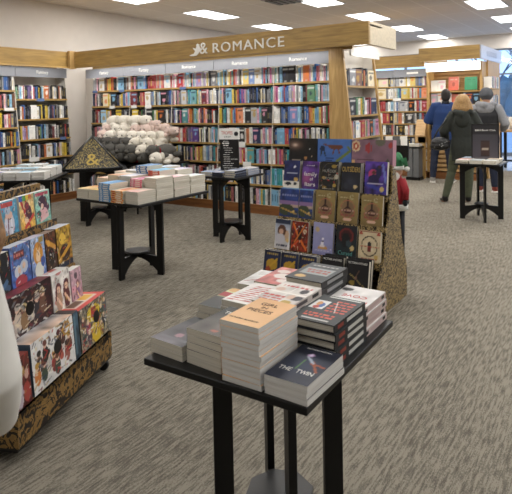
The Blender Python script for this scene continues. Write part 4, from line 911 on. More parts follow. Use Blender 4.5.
# bottom tier
rd = Art(52, 60, '5a1c18', '6a2a20').nz(201, .4, 4).e(.35, .3, .2, .3, 'c8bcc8', .8).e(.75, .25, .2, .2, 'a04038').e(.5, .7, .2, .12, 'b08848').e(.8, .6, .12, .1, 'c8a090').busy(173, 50)
mbook('red manga box set, nearest on the bottom tier', .0, .135, 0, .225, .14, rd, '5a1c18', '7a2c24', name='manga_box_set')
wh = Art(110, 70, 'd4d2d0', 'dedcda').nz(202, .08, 5)
for k, (cx, cy, cl) in enumerate([(.16, .5, '3a2c28'), (.1, .3, 'c87838'), (.25, .28, '3c4a3c'), (.36, .4, 'b8b4b0'), (.48, .3, '8a3c34'), (.55, .2, '3c4438'), (.62, .62, '2c2424'), (.66, .42, 'b05848'), (.75, .5, 'c8c0bc'), (.8, .3, '9c5c50'), (.87, .45, '704038'), (.3, .62, '28221f'), (.72, .7, '4a2c28')]):
    wh.e(cx, cy, .07, .16, cl).e(cx, cy+.18, .04, .07, 'dcb8a0').e(cx, cy+.22, .045, .06, ['2c2420', 'b89040', '6a4434'][k % 3])
wh.busy(5, 150).ring(.82, .82, .1, .14, .25, 'b08430').bars(.7, .78, .94, .86, 'c09040', 1, 3)
top1 = Art(30, 10, 'c8a890', '8a9aa8').nz(203, .4, 3)
mbook('white manga box set with crowd of characters and black round sticker', .15, .535, 0, .245, .15, wh, '4a5c6c', top1, hole=True, name='manga_box_set')
spn = Art(12, 30, '2c3c48', '3a5060').nz(204, .6, 3).r(0, .1, .4, .9, '6a8a9a', .5)
mbook('blue grey box set spine beside the yellow one', .537, .592, 0, .245, .15, spn, '1a1418', '30282c', name='manga_box_set')
ye = Art(96, 68, '8c8470', '6a6458').nz(205, .6, 3).e(.5, .72, .24, .2, 'd8bc38').e(.55, .25, .22, .25, 'd4b430').r(.4, .62, .58, .86, 'b03c38')
for k, (cx, cy, cl) in enumerate([(.12, .6, '6a4a44'), (.15, .3, '3a4440'), (.28, .45, '9a5c6c'), (.3, .2, '4c3c4c'), (.78, .6, '3c4c38'), (.85, .35, '2c2c34'), (.75, .2, 'a08840'), (.92, .7, '585a60')]): ye.e(cx, cy, .08, .16, cl).e(cx, cy+.14, .04, .06, 'dcc0a4')
ye.busy(7, 170)
topr = Art(40, 12, 'c83c34', 'd04838').nz(206, .08, 4).r(.12, .25, .88, .75, 'd8ccc0').r(.15, .35, .5, .65, '6a5040').r(.55, .35, .85, .65, 'd8a838')
mbook('yellow and grey manga box set with red top and black round sticker', .60, .925, 0, .235, .16, ye, '5c5850', topr, hole=True, name='manga_box_set')
# second tier
dk = Art(110, 68, '3a1418', '2c1014').nz(210, .4, 4)
for k, (cx, cy, cl) in enumerate([(.15, .45, '9a8478'), (.28, .4, 'a89c94'), (.38, .55, 'c8b8a8'), (.48, .5, '8a6c4c'), (.6, .6, 'b8b0a8'), (.72, .55, '2c2c34'), (.82, .6, '6a4c3c'), (.1, .25, '5c6c90')]): dk.e(cx, cy-.1, .07, .2, cl).e(cx, cy+.14, .045, .08, 'dcb8a0').e(cx, cy+.19, .05, .07, ['c8b078', '2c2020', 'b0a8a0'][k % 3])
dk.busy(6, 150, ('black', 'maroon', 'brown', 'cream', 'grey', 'white', 'black'))
topd = Art(40, 12, '6a2028', '7a3038').nz(211, .5, 3).r(.2, .4, .7, .7, '301418').r(.0, .85, 1, 1, 'b0b4c0')
mbook('dark red manga box set with group of characters and black round sticker', .06, .545, 1, .235, .17, dk, '401418', topd, hole=True, name='manga_box_set')
wg = manga(212, 'd4d0c8', 'dcd8d4', '5c2c30', dress='b09078', extra=2)
mbook('white manga box set with brown haired girls', .55, .735, 1, .23, .13, wg, 'd8d4d0', Art(12, 8, 'dcdad6').bars(.2, .3, .8, .7, 'b05850', 1, 2), name='manga_box_set')
pk = manga(213, 'b890a0', 'c8a8b4', '8a5868', dress='8c6c90', extra=1)
mbook('pink manga volume at the right end of the second tier', .745, .865, 1, .20, .05, pk, 'b898a4')
# third tier
bkv = Art(36, 60, '14181c', '10141a').nz(220, .5, 4).e(.45, .82, .12, .09, 'c8a058').l(.1, .4, .9, .2, .06, '3c5878').l(.2, .1, .8, .35, .06, '4a6c90').busy(152, 25)
mbook('black manga volume with golden moon, leftmost seen on third tier', .17, .325, 2, .225, .06, bkv, '14161c')
bl = Art(48, 64, '34549c', '5a78b0').nz(221, .4, 4).e(.35, .42, .2, .14, 'c8d0dc').e(.65, .5, .2, .14, 'b8c4d8').e(.4, .45, .08, .07, 'e0c0a8').e(.65, .52, .08, .07, 'e0c0a8').e(.45, .2, .3, .14, 'a8404c').r(.15, .7, .7, .86, '6a3038').bars(.18, .72, .66, .84, 'c87868', 1, 3).busy(277, 45)
mbook('blue manga volume with pale haired characters', .33, .50, 2, .235, .06, bl, '4a60a0', 'c8ccd8')
og = Art(48, 64, '4a6cb0', 'a0b4d0').nz(222, .4, 4).e(.5, .62, .34, .26, 'd09038').e(.48, .56, .16, .13, 'e8c8a8').e(.5, .22, .3, .2, 'd0d0c8').e(.8, .4, .16, .12, '34549c').r(.6, .85, .9, .97, 'a08840').busy(204, 45)
mbook('manga volume with orange haired hero on blue', .505, .64, 2, .235, .06, og, '5a6c98', 'c4c0d0')
dg = Art(36, 60, '2c1a10', '5c3418').nz(223, .5, 4).l(.1, .8, .9, .6, .06, 'c89038').e(.5, .4, .3, .2, '1a100c').e(.3, .75, .14, .08, 'd8a040').busy(144, 35)
mbook('dark brown and gold manga volume', .645, .755, 2, .232, .06, dg, '20120c', '8a7468')
yv = Art(44, 60, '8a6420', 'b08c30').nz(224, .5, 4).e(.5, .35, .36, .2, '3c2414').e(.4, .7, .22, .14, 'e0b848').l(.1, .2, .9, .5, .05, 'c89430').r(0, 0, 1, .12, '22283c').busy(171, 45)
mbook('golden manga volume at the right end of the third tier', .76, .925, 2, .235, .08, yv, '4a3418', 'c0c4d0')
# top tier
v0 = manga(230, '2c2c28', '3a3c34', 'c8b020', dress='yellow', extra=1)
mbook('dark manga volume with yellow splash on the top tier', .23, .40, 3, .20, .04, v0, '1c1c18')
v1 = Art(48, 64, '3c86a8', '5a9cbc').nz(231, .2, 4).e(.5, .35, .28, .32, 'c8c8d4').e(.5, .6, .2, .12, 'd8b0a0').e(.45, .75, .16, .12, 'a8b8cc').r(.1, .84, .75, .96, 'b84844').l(.4, .1, .45, .5, .03, '6a4a58').l(.6, .1, .62, .5, .03, 'e0e0ea').busy(243, 40)
mbook('sky blue manga volume with white robed figure', .41, .565, 3, .195, .04, v1, 'c8c8c8', 'dcdcda')
v2 = Art(48, 64, 'd8a83c', 'e0c890').nz(232, .3, 4).l(.1, .9, .6, .1, .06, 'b83030').l(.5, .95, .35, .3, .05, 'a82c30').e(.6, .5, .2, .2, '4c2434').e(.5, .7, .16, .1, '7a3040').r(0, .85, .25, 1, '3858a0').r(.25, .85, .45, 1, '58a04c').r(.45, .85, .65, 1, 'd8b83c').r(.65, .85, .85, 1, 'd07030').e(.4, .3, .12, .1, 'e8c8a8').l(.3, .1, .9, .4, .05, 'c83c34').busy(357, 55)
mbook('rainbow topped manga volume with red and yellow action', .58, .722, 3, .198, .04, v2, 'c8c4be', 'dcdcda')
v3 = Art(48, 64, '78b0a4', '98c4b4').nz(233, .3, 4).e(.5, .68, .3, .18, '3c1c34').e(.7, .5, .22, .14, '4a2440').e(.5, .35, .3, .16, 'd8a8ac').e(.45, .55, .1, .08, 'e8c8b4').e(.2, .35, .15, .1, '2c5c50').r(.05, .86, .9, .96, 'b04058').l(.3, .15, .8, .25, .05, 'dcb4b4').busy(269, 45)
mbook('mint green manga volume with dark haired girl, right end of top tier', .73, .885, 3, .198, .04, v3, 'a8c8bc', 'dcdcda')

# ================================================================== plush toys and pyramid sign
def fuzz(name, c, sc=120):
    return mat(name, c, .95, var=.12, scale=sc, bump=.8, spec=.1)
PL = {'white': fuzz('white_plush', 'e8e2d6'), 'cream': fuzz('cream_plush', 'dfd8ca'), 'blush': fuzz('blush_plush', 'd8c2b8'), 'grey': fuzz('grey_plush', '5c5a56'), 'red': fuzz('red_plush', '8a2028')}
EYE = mat('plush_eye', '101010', .2)
GP = 'plush toys piled on the black table'
def plush(label, x, y, z, rz, colr, s=1.0, accent=None, roll=0):
    """a soft animal lying on its belly with its head towards local -y"""
    t = thing('plush_toy', label, 'plush toy', (x, y, z), rz, GP)
    r = .062*s
    body = MB().ell((0, .06*s, r), (.075*s, .12*s, r)).ell((.055*s, .15*s, .03*s), (.026*s, .06*s, .026*s)).ell((-.055*s, .15*s, .03*s), (.026*s, .06*s, .026*s)).ell((.07*s, -.01*s, .03*s), (.024*s, .055*s, .024*s)).ell((-.07*s, -.01*s, .03*s), (.024*s, .055*s, .024*s))
    body.build('body', PL[colr], t)
    hd = MB().ell((0, -.085*s, .07*s), (.062*s, .058*s, .055*s)).ell((0, -.14*s, .06*s), (.026*s, .02*s, .02*s)).build('head', PL[colr], t)
    for sx in (-1, 1): MB().ell((sx*.058*s, -.07*s, .085*s), (.026*s, .014*s, .034*s)).build('ear', PL[colr], hd)
    for sx in (-1, 1): MB().ell((sx*.024*s, -.138*s, .078*s), (.006*s, .005*s, .006*s), n=8, k=6).build('eye', EYE, hd)
    if accent: MB().loft([(math.cos(a)*.05*s, -.04*s, .06*s+math.sin(a)*.05*s) for a in [2*PI*i/12 for i in range(13)]], [.012*s]*13, n=6).build('scarf', PL[accent], t)
# stepped riser under the toys
t = thing('tiered_riser', 'black stepped riser buried under the plush toys', 'riser', (-6.12, 5.99, Z0))
for k in range(4): MB().box(-.69+.04*k, -.20+.12*k, 0 if k == 0 else .001+.09*k-.09, .60-.14*k, .25, .09*(k+1)-.002).build('step', BLK, t)
ri = lambda k: Z0+.09*(k+1)
kk = 0
rows = [(-1, 5.66, ['grey', 'grey', 'grey', 'grey', 'grey', 'grey', 'white'], 'lowest row'), (0, 5.67, ['grey', 'grey', 'grey', 'grey', 'grey', 'cream', 'grey', 'grey', 'white'], 'front row'),
        (1, 5.80, ['grey', 'grey', 'grey', 'grey', 'cream', 'cream', 'cream', 'red', 'cream'], 'second row'),
        (2, 5.93, ['blush', 'white', 'white', 'white', 'white', 'cream', 'cream', 'cream'], 'third row'),
        (3, 6.06, ['blush', 'white', 'white', 'blush', 'blush', 'blush', 'blush', 'cream'], 'back row')]
for k, y, L_, rn in rows:
    for i, c in enumerate(L_):
        x = -6.74+.215*i-.03*k
        if i > 6-k*.5: continue
        plush(f'{c} plush toy, {ordw[i]} from the left in the {rn} of the pile', x, y, ri(k)+.002, R_(random.Random(kk).uniform(-16, 16)), c, 1.55, 'red' if c == 'grey' and (i+k) % 3 == 0 else None); kk += 1
for i, x in enumerate((-6.70, -6.46, -6.22)):
    plush(['big white plush toy on top of the pile, left', 'big white plush toy on top of the pile, middle', 'big white plush toy on top of the pile, right'][i], x, 6.06, ri(3)+.13, R_(80), 'white', 1.6)
for i, x in enumerate((-5.98, -5.80, -5.62)):
    plush(['blush plush toy heaped behind, left of three', 'blush plush toy heaped behind, middle of three', 'blush plush toy heaped behind, right of three'][i], x, 6.06, ri(3)+.10-.05*i, R_(80), 'blush', 1.25)
plush('small blush plush toy hanging over the left side behind the pyramid', -6.95, 6.0, ri(2)+.03, R_(60), 'blush', 1.0)

t = thing('pyramid_sign', 'black pyramid sign with gold damask and ampersands', 'sign', (-6.06, 5.0, .772), R_(50))
hs, hp = .37, .41; c4 = [(hs, hs), (-hs, hs), (-hs, -hs), (hs, -hs)]
frm = MB()
cs = [Vector((x, y, 0)) for x, y in c4]; ap = Vector((0, 0, hp))
for k in range(4):
    frm.loft([cs[k], cs[(k+1) % 4]], [.014, .014], n=6); frm.loft([cs[k], ap], [.014, .010], n=6)
frm.build('edge_trim', BLK2, t)
MB().box(-hs, -hs, -.02, hs, hs, .0).build('base_plate', BLK2, t)
for k in range(4):
    a, b = cs[k], cs[(k+1) % 4]; mid = (a+b)/2; n_ = (b-a).cross(ap-a).normalized()
    p_ = MB(); th = n_*-.006
    p_.face([a, b, ap]); p_.face([a+th, ap+th, b+th]); p_.face([a, a+th, b+th, b]); f_ = p_.build('printed_face', GOLDD, t)
    X_a = (b-a).normalized(); Y_a = (ap-mid).normalized(); M4 = Matrix((X_a, Y_a, X_a.cross(Y_a))).transposed().to_4x4(); M4.translation = mid+Y_a*.14+n_*.004
    o = link('ampersand', text_mesh('&', .27, GOLDL, .001), f_); o.matrix_local = M4


# ================================================================== smaller things behind the stepped display
t = thing('santa_doll', 'standing doll in red coat with green and white Santa hat', 'doll', (-1.74, 4.80, 0), R_(-20))
RC = mat('doll_red_cloth', '8e1f28', .9, var=.15); WF = fuzz('doll_white_trim', 'dcdcd6'); GC = mat('doll_green_cloth', '2f6a44', .9, var=.15); DK = mat('doll_black_cloth', '14161c', .8); SK = mat('doll_face', 'd0a890', .7)
MB().loft([(0, 0, .62), (0, 0, .70), (0, 0, .83), (0, 0, .91)], [(.105, .08), (.10, .08), (.09, .07), (.04, .04)]).build('coat', RC, t)
MB().loft([(0, 0, .60), (0, 0, .655)], [(.115, .09), (.112, .09)]).build('coat_trim', WF, t)
MB().loft([(0, -.078, .65), (0, -.08, .74), (.0, -.06, .86)], [(.02, .012)]*3).build('coat_trim', WF, t)
MB().ell((0, 0, .945), (.062, .06, .06)).ell((0, -.06, .94), (.012, .014, .012)).build('head', SK, t)
MB().ell((0, -.03, .90), (.058, .05, .06)).build('beard', WF, t)
hat = MB().loft([(0, 0, .97), (.01, 0, 1.02), (.04, 0, 1.07), (.09, .0, 1.05), (.12, 0, .99)], [.068, .062, .045, .028, .015]).build('hat', GC, t)
MB().loft([(0, 0, .955), (0, 0, .99)], [.074, .074]).build('hat_trim', WF, hat); MB().ell((.125, 0, .97), (.024, .024, .024)).build('pompom', WF, hat)
for sx in (-1, 1):
    MB().loft([(sx*.07, 0, .87), (sx*.12, -.01, .78), (sx*.13, -.03, .70)], [.032, .03, .026]).build('sleeve', RC, t)
    MB().ell((sx*.13, -.035, .675), (.024, .022, .03)).build('mitten', DK, t)
    MB().loft([(sx*.045, 0, .63), (sx*.045, 0, .3), (sx*.045, 0, .05)], [.042, .036, .03]).build('trouser_leg', DK, t)
    MB().ell((sx*.045, -.03, .028), (.032, .065, .028)).build('boot', DK, t)
t = thing('black_floor_display', 'narrow black display rack with silver packs behind the stepped display', 'display stand', (-3.0, 8.35, 0), R_(15))
MB().box(-.17, -.12, 0, .17, .12, .04).build('base', BLK, t); MB().box(-.03, -.03, .04, .03, .03, .98).build('post', BLK, t); MB().box(-.17, -.1, .66, .17, .1, .98).build('rack_body', BLK, t)
for k in range(3): MB().box(-.16+.11*k, -.125, .90, -.06+.11*k, -.10, 1.04).build('silver_pack', WHITEM if k != 1 else GREYM, t)
t = thing('bargain_bin', 'grey metal panelled bin in front of the far bookcase', 'bin', (-3.74, 10.9, 0))
for k in range(2): MB().box(.02+.125*k, 0, .06, .135+.125*k, .25, .64).build('panel', GREYM, t, bevel=.01)
MB().box(0, .01, 0, .28, .25, .06).build('plinth', BLK, t); MB().box(-.01, -.01, .64, .29, .26, .67).build('rim', BLK, t)
for k, (x, c) in enumerate(((.07, 'white'), (.20, 'silver'))):
    book(f"{['left white', 'right silver'][k]} book lying on top of the grey bin", (-3.74+x, 10.92, .672), (0, 0, 0), .12, .2, .05, c, 'black', group='books on the grey bin')
# face-out books of the slat-back display
for (x, z, w_, h_, c, c2, lb) in [(-2.965, 1.775, .20, .275, 'e0705c', 'e88a78', 'coral pink book face out in the middle of the slat-back display'), (-2.63, 1.775, .24, .26, '3f9a70', '52a880', 'large green book face out at the right of the slat-back display'), (-2.93, 1.50, .13, .2, 'e07850', 'd06a58', 'orange book face out on the second shelf of the slat-back display')]:
    art = Art(16, 20, c, c2).nz(77, .08, 4).e(.5, .45, .16, .14, '8a4038' if 'coral' in lb else c2, .6).bars(.2, .72, .8, .84, 'e8d8c8' if 'coral' in lb else '3a8060', 1, 2)
    book(lb, (x, 11.56 if z > 1.6 else 11.50, z+.003), (PI/2-R_(8), 0, 0), w_, h_, .03, art, c, name='face_out_book', group='face-out books on the slat-back display')
t = thing('display_table', 'oak topped display table with black legs near the window', 'table', (-1.85, 13.55, 0))
MB().box(-.7, -.35, .86, .7, .35, .90).build('tabletop', OAKLT, t)
for sx, sy in ((-1, -1), (-1, 1), (1, -1), (1, 1)): MB().box(sx*.55-.03, sy*.3-.03, 0, sx*.55+.03, sy*.3+.03, .86).build('leg', BLK, t)
MB().box(-.55, -.02, .18, .55, .02, .22).build('stretcher', BLK, t)
rg = random.Random(31)
for k in range(9):
    c = ['red', 'orange', 'white', 'yellow', 'maroon', 'navy', 'orange', 'white', 'red'][k]; hh = rg.uniform(.2, .32); xx = -2.5+.14*k
    book(f"{c} book standing on the window table, {ordw[k]} from its left end", (xx, 13.5+.05*(k % 3), .902), (PI/2-R_(6), 0, 0), .13, hh, .05, Art(10, 12, c).nz(k, .4, 4).e(.5, .5, .25, .2, rg.choice(['white', 'gold', 'teal'])), c, name='face_out_book', group='books on the window table')

# ================================================================== people
SKIN = mat('skin', 'c99a80', .6, var=.05); 
def remesh(o, v=.010, sm=4):
    r = o.modifiers.new('remesh', 'REMESH'); r.mode = 'VOXEL'; r.voxel_size = v; r.use_smooth_shade = True
    s = o.modifiers.new('smooth', 'SMOOTH'); s.iterations = sm; s.factor = .5
    return o
def lerp(a, b, t): return Vector(a)*(1-t)+Vector(b)*t
def person(label, loc, rz, H, arms, legs, J, lean=(0, 0), head=None, male=True):
    """arms: {-1:(elbow, wrist), 1:...}; legs: {-1:(knee, ankle, toe)...} in fractions of H; J: dict of clothing makers"""
    t = thing('person', label, 'person', loc, rz)
    S = lambda p: Vector(p)*H
    lx, ly = lean
    hip = S((0, 0, .52)); wst = S((lx*.25, ly*.25, .61)); chs = S((lx*.7, ly*.7, .74)); shl = S((lx, ly, .815)); nk = S((lx*1.05, ly*1.1, .86)); hc = S((lx*1.15+(head or (0, 0))[0], ly*1.3+(head or (0, 0))[1], .925))
    sw = (.118 if male else .100)*H
    tors = lambda g: ([hip-Vector((0, 0, .05*H)), hip, wst, chs, shl, nk-Vector((0, 0, .02*H))], [(.09*H+g, .06*H+g), (.095*H+g, .065*H+g), (.078*H+g, .055*H+g), (.098*H+g, .066*H+g), (.085*H+g, .045*H+g), (.034*H+g*.3, .034*H+g*.3)])
    mb = MB(); mb.loft(*tors(0)); mb.loft([nk-Vector((0, 0, .03*H)), nk, hc], [.035*H, .033*H, .034*H])
    hr = (.044*H, .054*H, .067*H)
    mb.ell(hc, hr, n=20, k=14); mb.ell(hc+S((0, .012, -.03)), (.034*H, .04*H, .036*H)); mb.ell(hc+S((0, .056, -.008)), (.008*H, .012*H, .012*H)); mb.ell(hc+S((0, .05, -.032)), (.015*H, .006*H, .005*H))
    for sx in (-1, 1): mb.ell(hc+S((sx*.045, -.002, -.004)), (.006*H, .012*H, .017*H))
    AR = {}
    for sx in (-1, 1):
        sh = shl+Vector((sx*(sw-.02*H), 0, -.005*H)); el, wr = S(arms[sx][0]), S(arms[sx][1]); AR[sx] = (sh, el, wr)
        mb.loft([sh-Vector((sx*.03*H, 0, 0)), sh, lerp(sh, el, .5), el, lerp(el, wr, .4), wr], [.028*H, .031*H, .027*H, .023*H, .022*H, .014*H])
        d = (wr-el).normalized(); si = Vector((sx, 0, 0)); si = (si-d*si.dot(d)).normalized(); nn = d.cross(si).normalized()*(1 if sx < 0 else -1)
        palm = wr+d*.05*H; mb.loft([wr, wr+d*.02*H, palm], [(.013*H, .010*H), (.024*H, .010*H), (.025*H, .009*H)], side=tuple(si))
        for k in range(4):
            o_ = si*((k-1.5)*.0125*H); L_ = (.040, .046, .043, .034)[k]*H; b0 = palm+o_-d*.01*H; b1 = b0+d*L_*.5+nn*.006*H; b2 = b1+d*L_*.35+nn*.018*H; b3 = b2+d*L_*.1+nn*.016*H
            mb.loft([b0, b1, b2, b3], [.0056*H, .0054*H, .005*H, .0035*H], n=8)
        tb = wr+d*.018*H-si*sx*.0+nn*.004*H; ts = -si*.02*H
        mb.loft([tb, tb+ts+d*.012*H+nn*.008*H, tb+ts*1.4+d*.032*H+nn*.018*H], [.008*H, .007*H, .005*H], n=8)
    LG = {}
    for sx in (-1, 1):
        h0 = hip+Vector((sx*.05*H, 0, -.01*H)); kn, an, toe = (S(p) for p in legs[sx]); LG[sx] = (h0, kn, an, toe)
        mb.loft([h0, lerp(h0, kn, .5), kn, lerp(kn, an, .35), an], [.052*H, .043*H, .032*H, .031*H, .021*H])
        mb.loft([an+Vector((0, 0, .0)), an+Vector((0, 0, -.02*H)), lerp(an, toe, .5)+Vector((0, 0, -.012*H)), toe], [.02*H, .022*H, .022*H, .016*H])
    b = mb.build('body', SKIN, t); remesh(b, .008)
    ey = MB()
    for sx in (-1, 1): ey.ell(hc+S((sx*.018, .050, .004)), (.006*H, .004*H, .004*H), n=8, k=6)
    ey.build('eyes', EYE, b)
    def garment(name, M, g, parts, sleeve=1.0, hem=0, vox=.012, sgrow=None):
        m_ = MB(); sg = g if sgrow is None else sgrow
        if 'torso' in parts:
            P, R2 = tors(g); P = P[:]; R2 = R2[:]
            if hem: P[0] = P[0]-Vector((0, 0, hem)); 
            m_.loft(P, R2)
        if 'sleeves' in parts:
            for sx in (-1, 1):
                sh, el, wr = AR[sx]; w2 = lerp(el, wr, sleeve)
                m_.loft([sh-Vector((sx*.05*H, 0, 0)), sh, lerp(sh, el, .5), el, lerp(el, w2, .5), w2], [.032*H+sg, .036*H+sg, .031*H+sg, .028*H+sg, .025*H+sg, .018*H+sg])
        if 'legs' in parts:
            for sx in (-1, 1):
                h0, kn, an, toe = LG[sx]
                m_.loft([h0+Vector((0, 0, .03*H)), lerp(h0, kn, .5), kn, lerp(kn, an, .4), an+Vector((0, 0, .005*H))], [.054*H+g, .046*H+g, .035*H+g, .034*H+g, .026*H+g])
            m_.loft([hip-Vector((0, 0, .05*H)), hip+Vector((0, 0, .03*H))], [(.088*H+g, .06*H+g), (.09*H+g, .062*H+g)])
        o = m_.build(name, M, t); remesh(o, vox, 6); return o
    def shoes(M, sole=None):
        for sx in (-1, 1):
            h0, kn, an, toe = LG[sx]; s_ = MB(); g = Vector((0, 0, 0)); d = (toe-an); d.z = 0; d.normalize()
            heel = Vector((an.x, an.y, .03*H))-d*.018*H
            s_.loft([Vector((an.x, an.y, .062*H)), Vector((an.x, an.y, .035*H))], [.029*H, .030*H]); s_.loft([heel, Vector((an.x, an.y, .024*H))+d*.04*H, Vector((toe.x, toe.y, .018*H))+d*.01*H], [(.026*H, .022*H), (.027*H, .020*H), (.020*H, .013*H)])
            o = s_.build('shoe', M, t); remesh(o, .010, 3)
            if sole: MB().prism([(heel.x-.03*H, heel.y-.02*H), (heel.x+.03*H, heel.y-.02*H), (toe.x+.024*H, toe.y+.03*H), (toe.x-.024*H, toe.y+.03*H)], 'z', .001, .022).build('sole', sole, o)
    ctx = dict(t=t, hc=hc, H=H, S=S, shl=shl, nk=nk, AR=AR, LG=LG, hip=hip, wst=wst, chs=chs, garment=garment, shoes=shoes)
    J(ctx); return t

KNIT = mat('blue_knit', '15305f', .9, var=.12, scale=90, bump=.3); JEANS = mat('dark_jeans', '171f34', .85, var=.2, scale=60); DHAIR = mat('dark_hair', '1c1613', .7, var=.3, scale=80, bump=.5)
OLJ = mat('olive_jacket', '262a26', .85, var=.15, scale=25); OLP = mat('olive_trousers', '454a38', .85, var=.15, scale=30); BHAIR = mat('blonde_hair', '9c7a4c', .6, var=.3, scale=70, bump=.6); SHB = mat('black_shoe', '0e0e10', .4)
GHD = mat('grey_hoodie', '85868a', .9, var=.12, scale=40); VST = mat('black_vest', '17181d', .7, var=.2, scale=20); BNE = mat('grey_beanie', '4f5156', .95, var=.2, scale=120, bump=.6); RSH = mat('rust_shoe', '7a3428', .6); WSO = mat('white_sole', 'd8d4cc', .6)
def cut_hair(c, M, name='hair', top=1.0):
    H = c['H']; hc = c['hc']; m_ = MB(); m_.ell(hc+Vector((0, -.008*H, .012*H)), (.050*H, .056*H, .066*H), n=20, k=14); m_.ell(hc+Vector((0, -.022*H, -.012*H)), (.047*H, .040*H, .052*H))
    o = m_.build(name, M, c['t']); remesh(o, .008, 2); return o
def man_blue(c):
    c['garment']('sweater', KNIT, .045, ('torso', 'sleeves'), hem=.02); c['garment']('trousers', JEANS, .010, ('legs',)); c['shoes'](mat('grey_sneaker', '8a8680', .6), WSO); cut_hair(c, DHAIR)
    o = MB().loft([c['nk']-Vector((0, 0, .03)), c['nk']+Vector((0, 0, .02))], [.078, .07]).build('shirt_collar', VST, c['t'])
a_f = {-1: ((-.15, .02, .66), (-.09, .14, .66)), 1: ((.15, .02, .66), (.09, .14, .66))}
person('man in a blue sweater and jeans seen from behind at the display', (-3.0, 10.85, 0), R_(8), 1.80, a_f, {-1: ((-.085, .01, .28), (-.10, -.02, .045), (-.115, .07, .02)), 1: ((.07, .01, .28), (.085, .02, .045), (.10, .11, .02))}, man_blue, lean=(.03, .02))
def woman(c):
    H = c['H']; t = c['t']
    c['garment']('jacket', OLJ, .030, ('torso', 'sleeves'), hem=.13); c['garment']('trousers', OLP, .008, ('legs',)); c['shoes'](SHB)
    m_ = MB(); hc = c['hc']; m_.ell(hc+Vector((0, -.01, .012)), (.115, .12, .128), n=20, k=14); m_.loft([hc+Vector((0, -.03, .02)), hc+Vector((0, -.04, -.09)), hc+Vector((0, -.03, -.155))], [(.125, .09), (.158, .10), (.145, .085)])
    o = m_.build('hair', BHAIR, t); remesh(o, .008, 3)
    m_ = MB(); m_.loft([c['nk']+Vector((-.13, 0, -.02)), c['nk']+Vector((-.10, -.10, -.03)), c['nk']+Vector((0, -.15, -.06)), c['nk']+Vector((.10, -.10, -.03)), c['nk']+Vector((.13, 0, -.02))], [.035, .05, .06, .05, .035])
    m_.ell(c['nk']+Vector((0, -.12, -.14)), (.12, .05, .13)); o = m_.build('hood', OLJ, t); remesh(o, .012, 4)
wo_ = person('woman with blonde bob in a dark olive hooded jacket seen from behind', (-2.13, 8.80, 0), R_(12), 1.655, {-1: ((-.165, .0, .66), (-.155, .10, .57)), 1: ((.16, .02, .66), (.10, .14, .62))},
     {-1: ((-.10, .02, .28), (-.155, -.03, .045), (-.19, .045, .02)), 1: ((.055, .02, .28), (.045, .03, .045), (.03, .12, .02))}, woman, male=False)
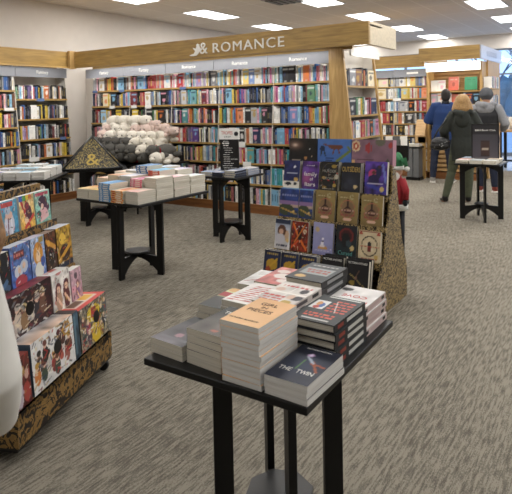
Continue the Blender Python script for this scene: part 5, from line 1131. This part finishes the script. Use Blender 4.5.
# her handbag
t = thing('handbag', 'black quilted handbag on the woman’s left hip', 'handbag', (-2.42, 8.62, .80), R_(20))
bgm = mat('black_quilted_leather', '121214', .35, var=.5, scale=40, bump=1.0)
remesh(MB().ell((0, 0, .12), (.14, .07, .10)).ell((.0, 0, .08), (.15, .075, .07)).build('bag_body', bgm, t), .008, 3)
MB().loft([(-.10, 0, .17), (-.04, .01, .30), (.05, .03, .42), (.10, .04, .50)], [(.012, .006)]*4).build('shoulder_strap', bgm, t)
rg = random.Random(2)
for k in range(7): MB().ell((rg.uniform(-.1, .1), -.072, .06+rg.uniform(0, .1)), (.008, .006, .008), n=8, k=6).build('stud', METAL, t)
def man_beanie(c):
    t = c['t']
    c['garment']('hoodie', GHD, .026, ('torso', 'sleeves'), hem=.02); c['garment']('vest', VST, .046, ('torso',), hem=.0); c['garment']('trousers', JEANS, .012, ('legs',)); c['shoes'](RSH, WSO)
    H = c['H']; hc = c['hc']; m_ = MB(); m_.ell(hc+Vector((0, -.008, .032)), (.112, .12, .118), n=20, k=14); m_.loft([hc+Vector((0, -.008, .0)), hc+Vector((0, -.008, .035))], [(.115, .125), (.115, .125)]); o = m_.build('beanie', BNE, t); remesh(o, .008, 2)
    m_ = MB(); m_.loft([c['nk']+Vector((-.15, 0, -.03)), c['nk']+Vector((-.11, -.10, -.02)), c['nk']+Vector((0, -.15, -.04)), c['nk']+Vector((.11, -.10, -.02)), c['nk']+Vector((.15, 0, -.03))], [.04, .055, .065, .055, .04])
    m_.ell(c['nk']+Vector((0, -.12, -.09)), (.15, .05, .10)); o = m_.build('hood', GHD, t); remesh(o, .012, 4)
person('man in a grey beanie, black vest and grey hoodie seen from behind', (-2.04, 10.05, 0), R_(2), 1.77, {-1: ((-.155, .03, .66), (-.10, .15, .62)), 1: ((.165, .01, .66), (.13, .13, .60))},
     {-1: ((-.055, .01, .28), (-.06, .0, .045), (-.07, .09, .02)), 1: ((.06, .01, .28), (.075, .0, .045), (.09, .09, .02))}, man_beanie)
# customer at the left edge of the picture, in a white coat, bending to the manga
WCT = mat('white_coat', 'd9d6cf', .8, var=.05, scale=12); LBH = mat('light_brown_hair', '8f6a44', .6, var=.3, scale=60, bump=.6)
def white_coat(c):
    t = c['t']; hc = c['hc']
    c['garment']('coat', WCT, .045, ('torso', 'sleeves'), hem=.28, sgrow=.026); c['garment']('trousers', JEANS, .008, ('legs',)); c['shoes'](SHB)
    m_ = MB(); m_.ell(hc+Vector((0, -.01, .012)), (.105, .105, .115), n=20, k=14); m_.loft([hc+Vector((0, -.03, .02)), hc+Vector((0, -.035, -.08)), hc+Vector((0, -.03, -.14))], [(.115, .08), (.135, .09), (.11, .06)])
    o = m_.build('hair', LBH, t); remesh(o, .008, 3)
    MB().box(.0, 0, 0, .05, .004, .01).build('coat_mark', mat('navy_mark', '1c2a5c', .6), t, loc=(.0, -.2, .95))
person('customer in a white coat at the left edge, leaning to the manga', (-1.365, .445, 0), R_(55), 1.44, {-1: ((-.15, .08, .66), (-.11, .2, .62)), 1: ((.205, -.01, .66), (.20, .10, .54))},
     {-1: ((-.06, .02, .28), (-.065, .0, .045), (-.07, .09, .02)), 1: ((.06, .02, .28), (.065, .0, .045), (.07, .09, .02))}, white_coat, lean=(.09, .03), head=(.035, .02), male=False)
print('SOLO', nsolo, 'BOOKS', len(BOOKS))

for o in bpy.data.objects:
    if 'label' in o and not 4 <= len(o['label'].replace('-', ' ').split()) <= 16 and 'category' in o: print('LBL', len(o['label'].split()), o['label'])
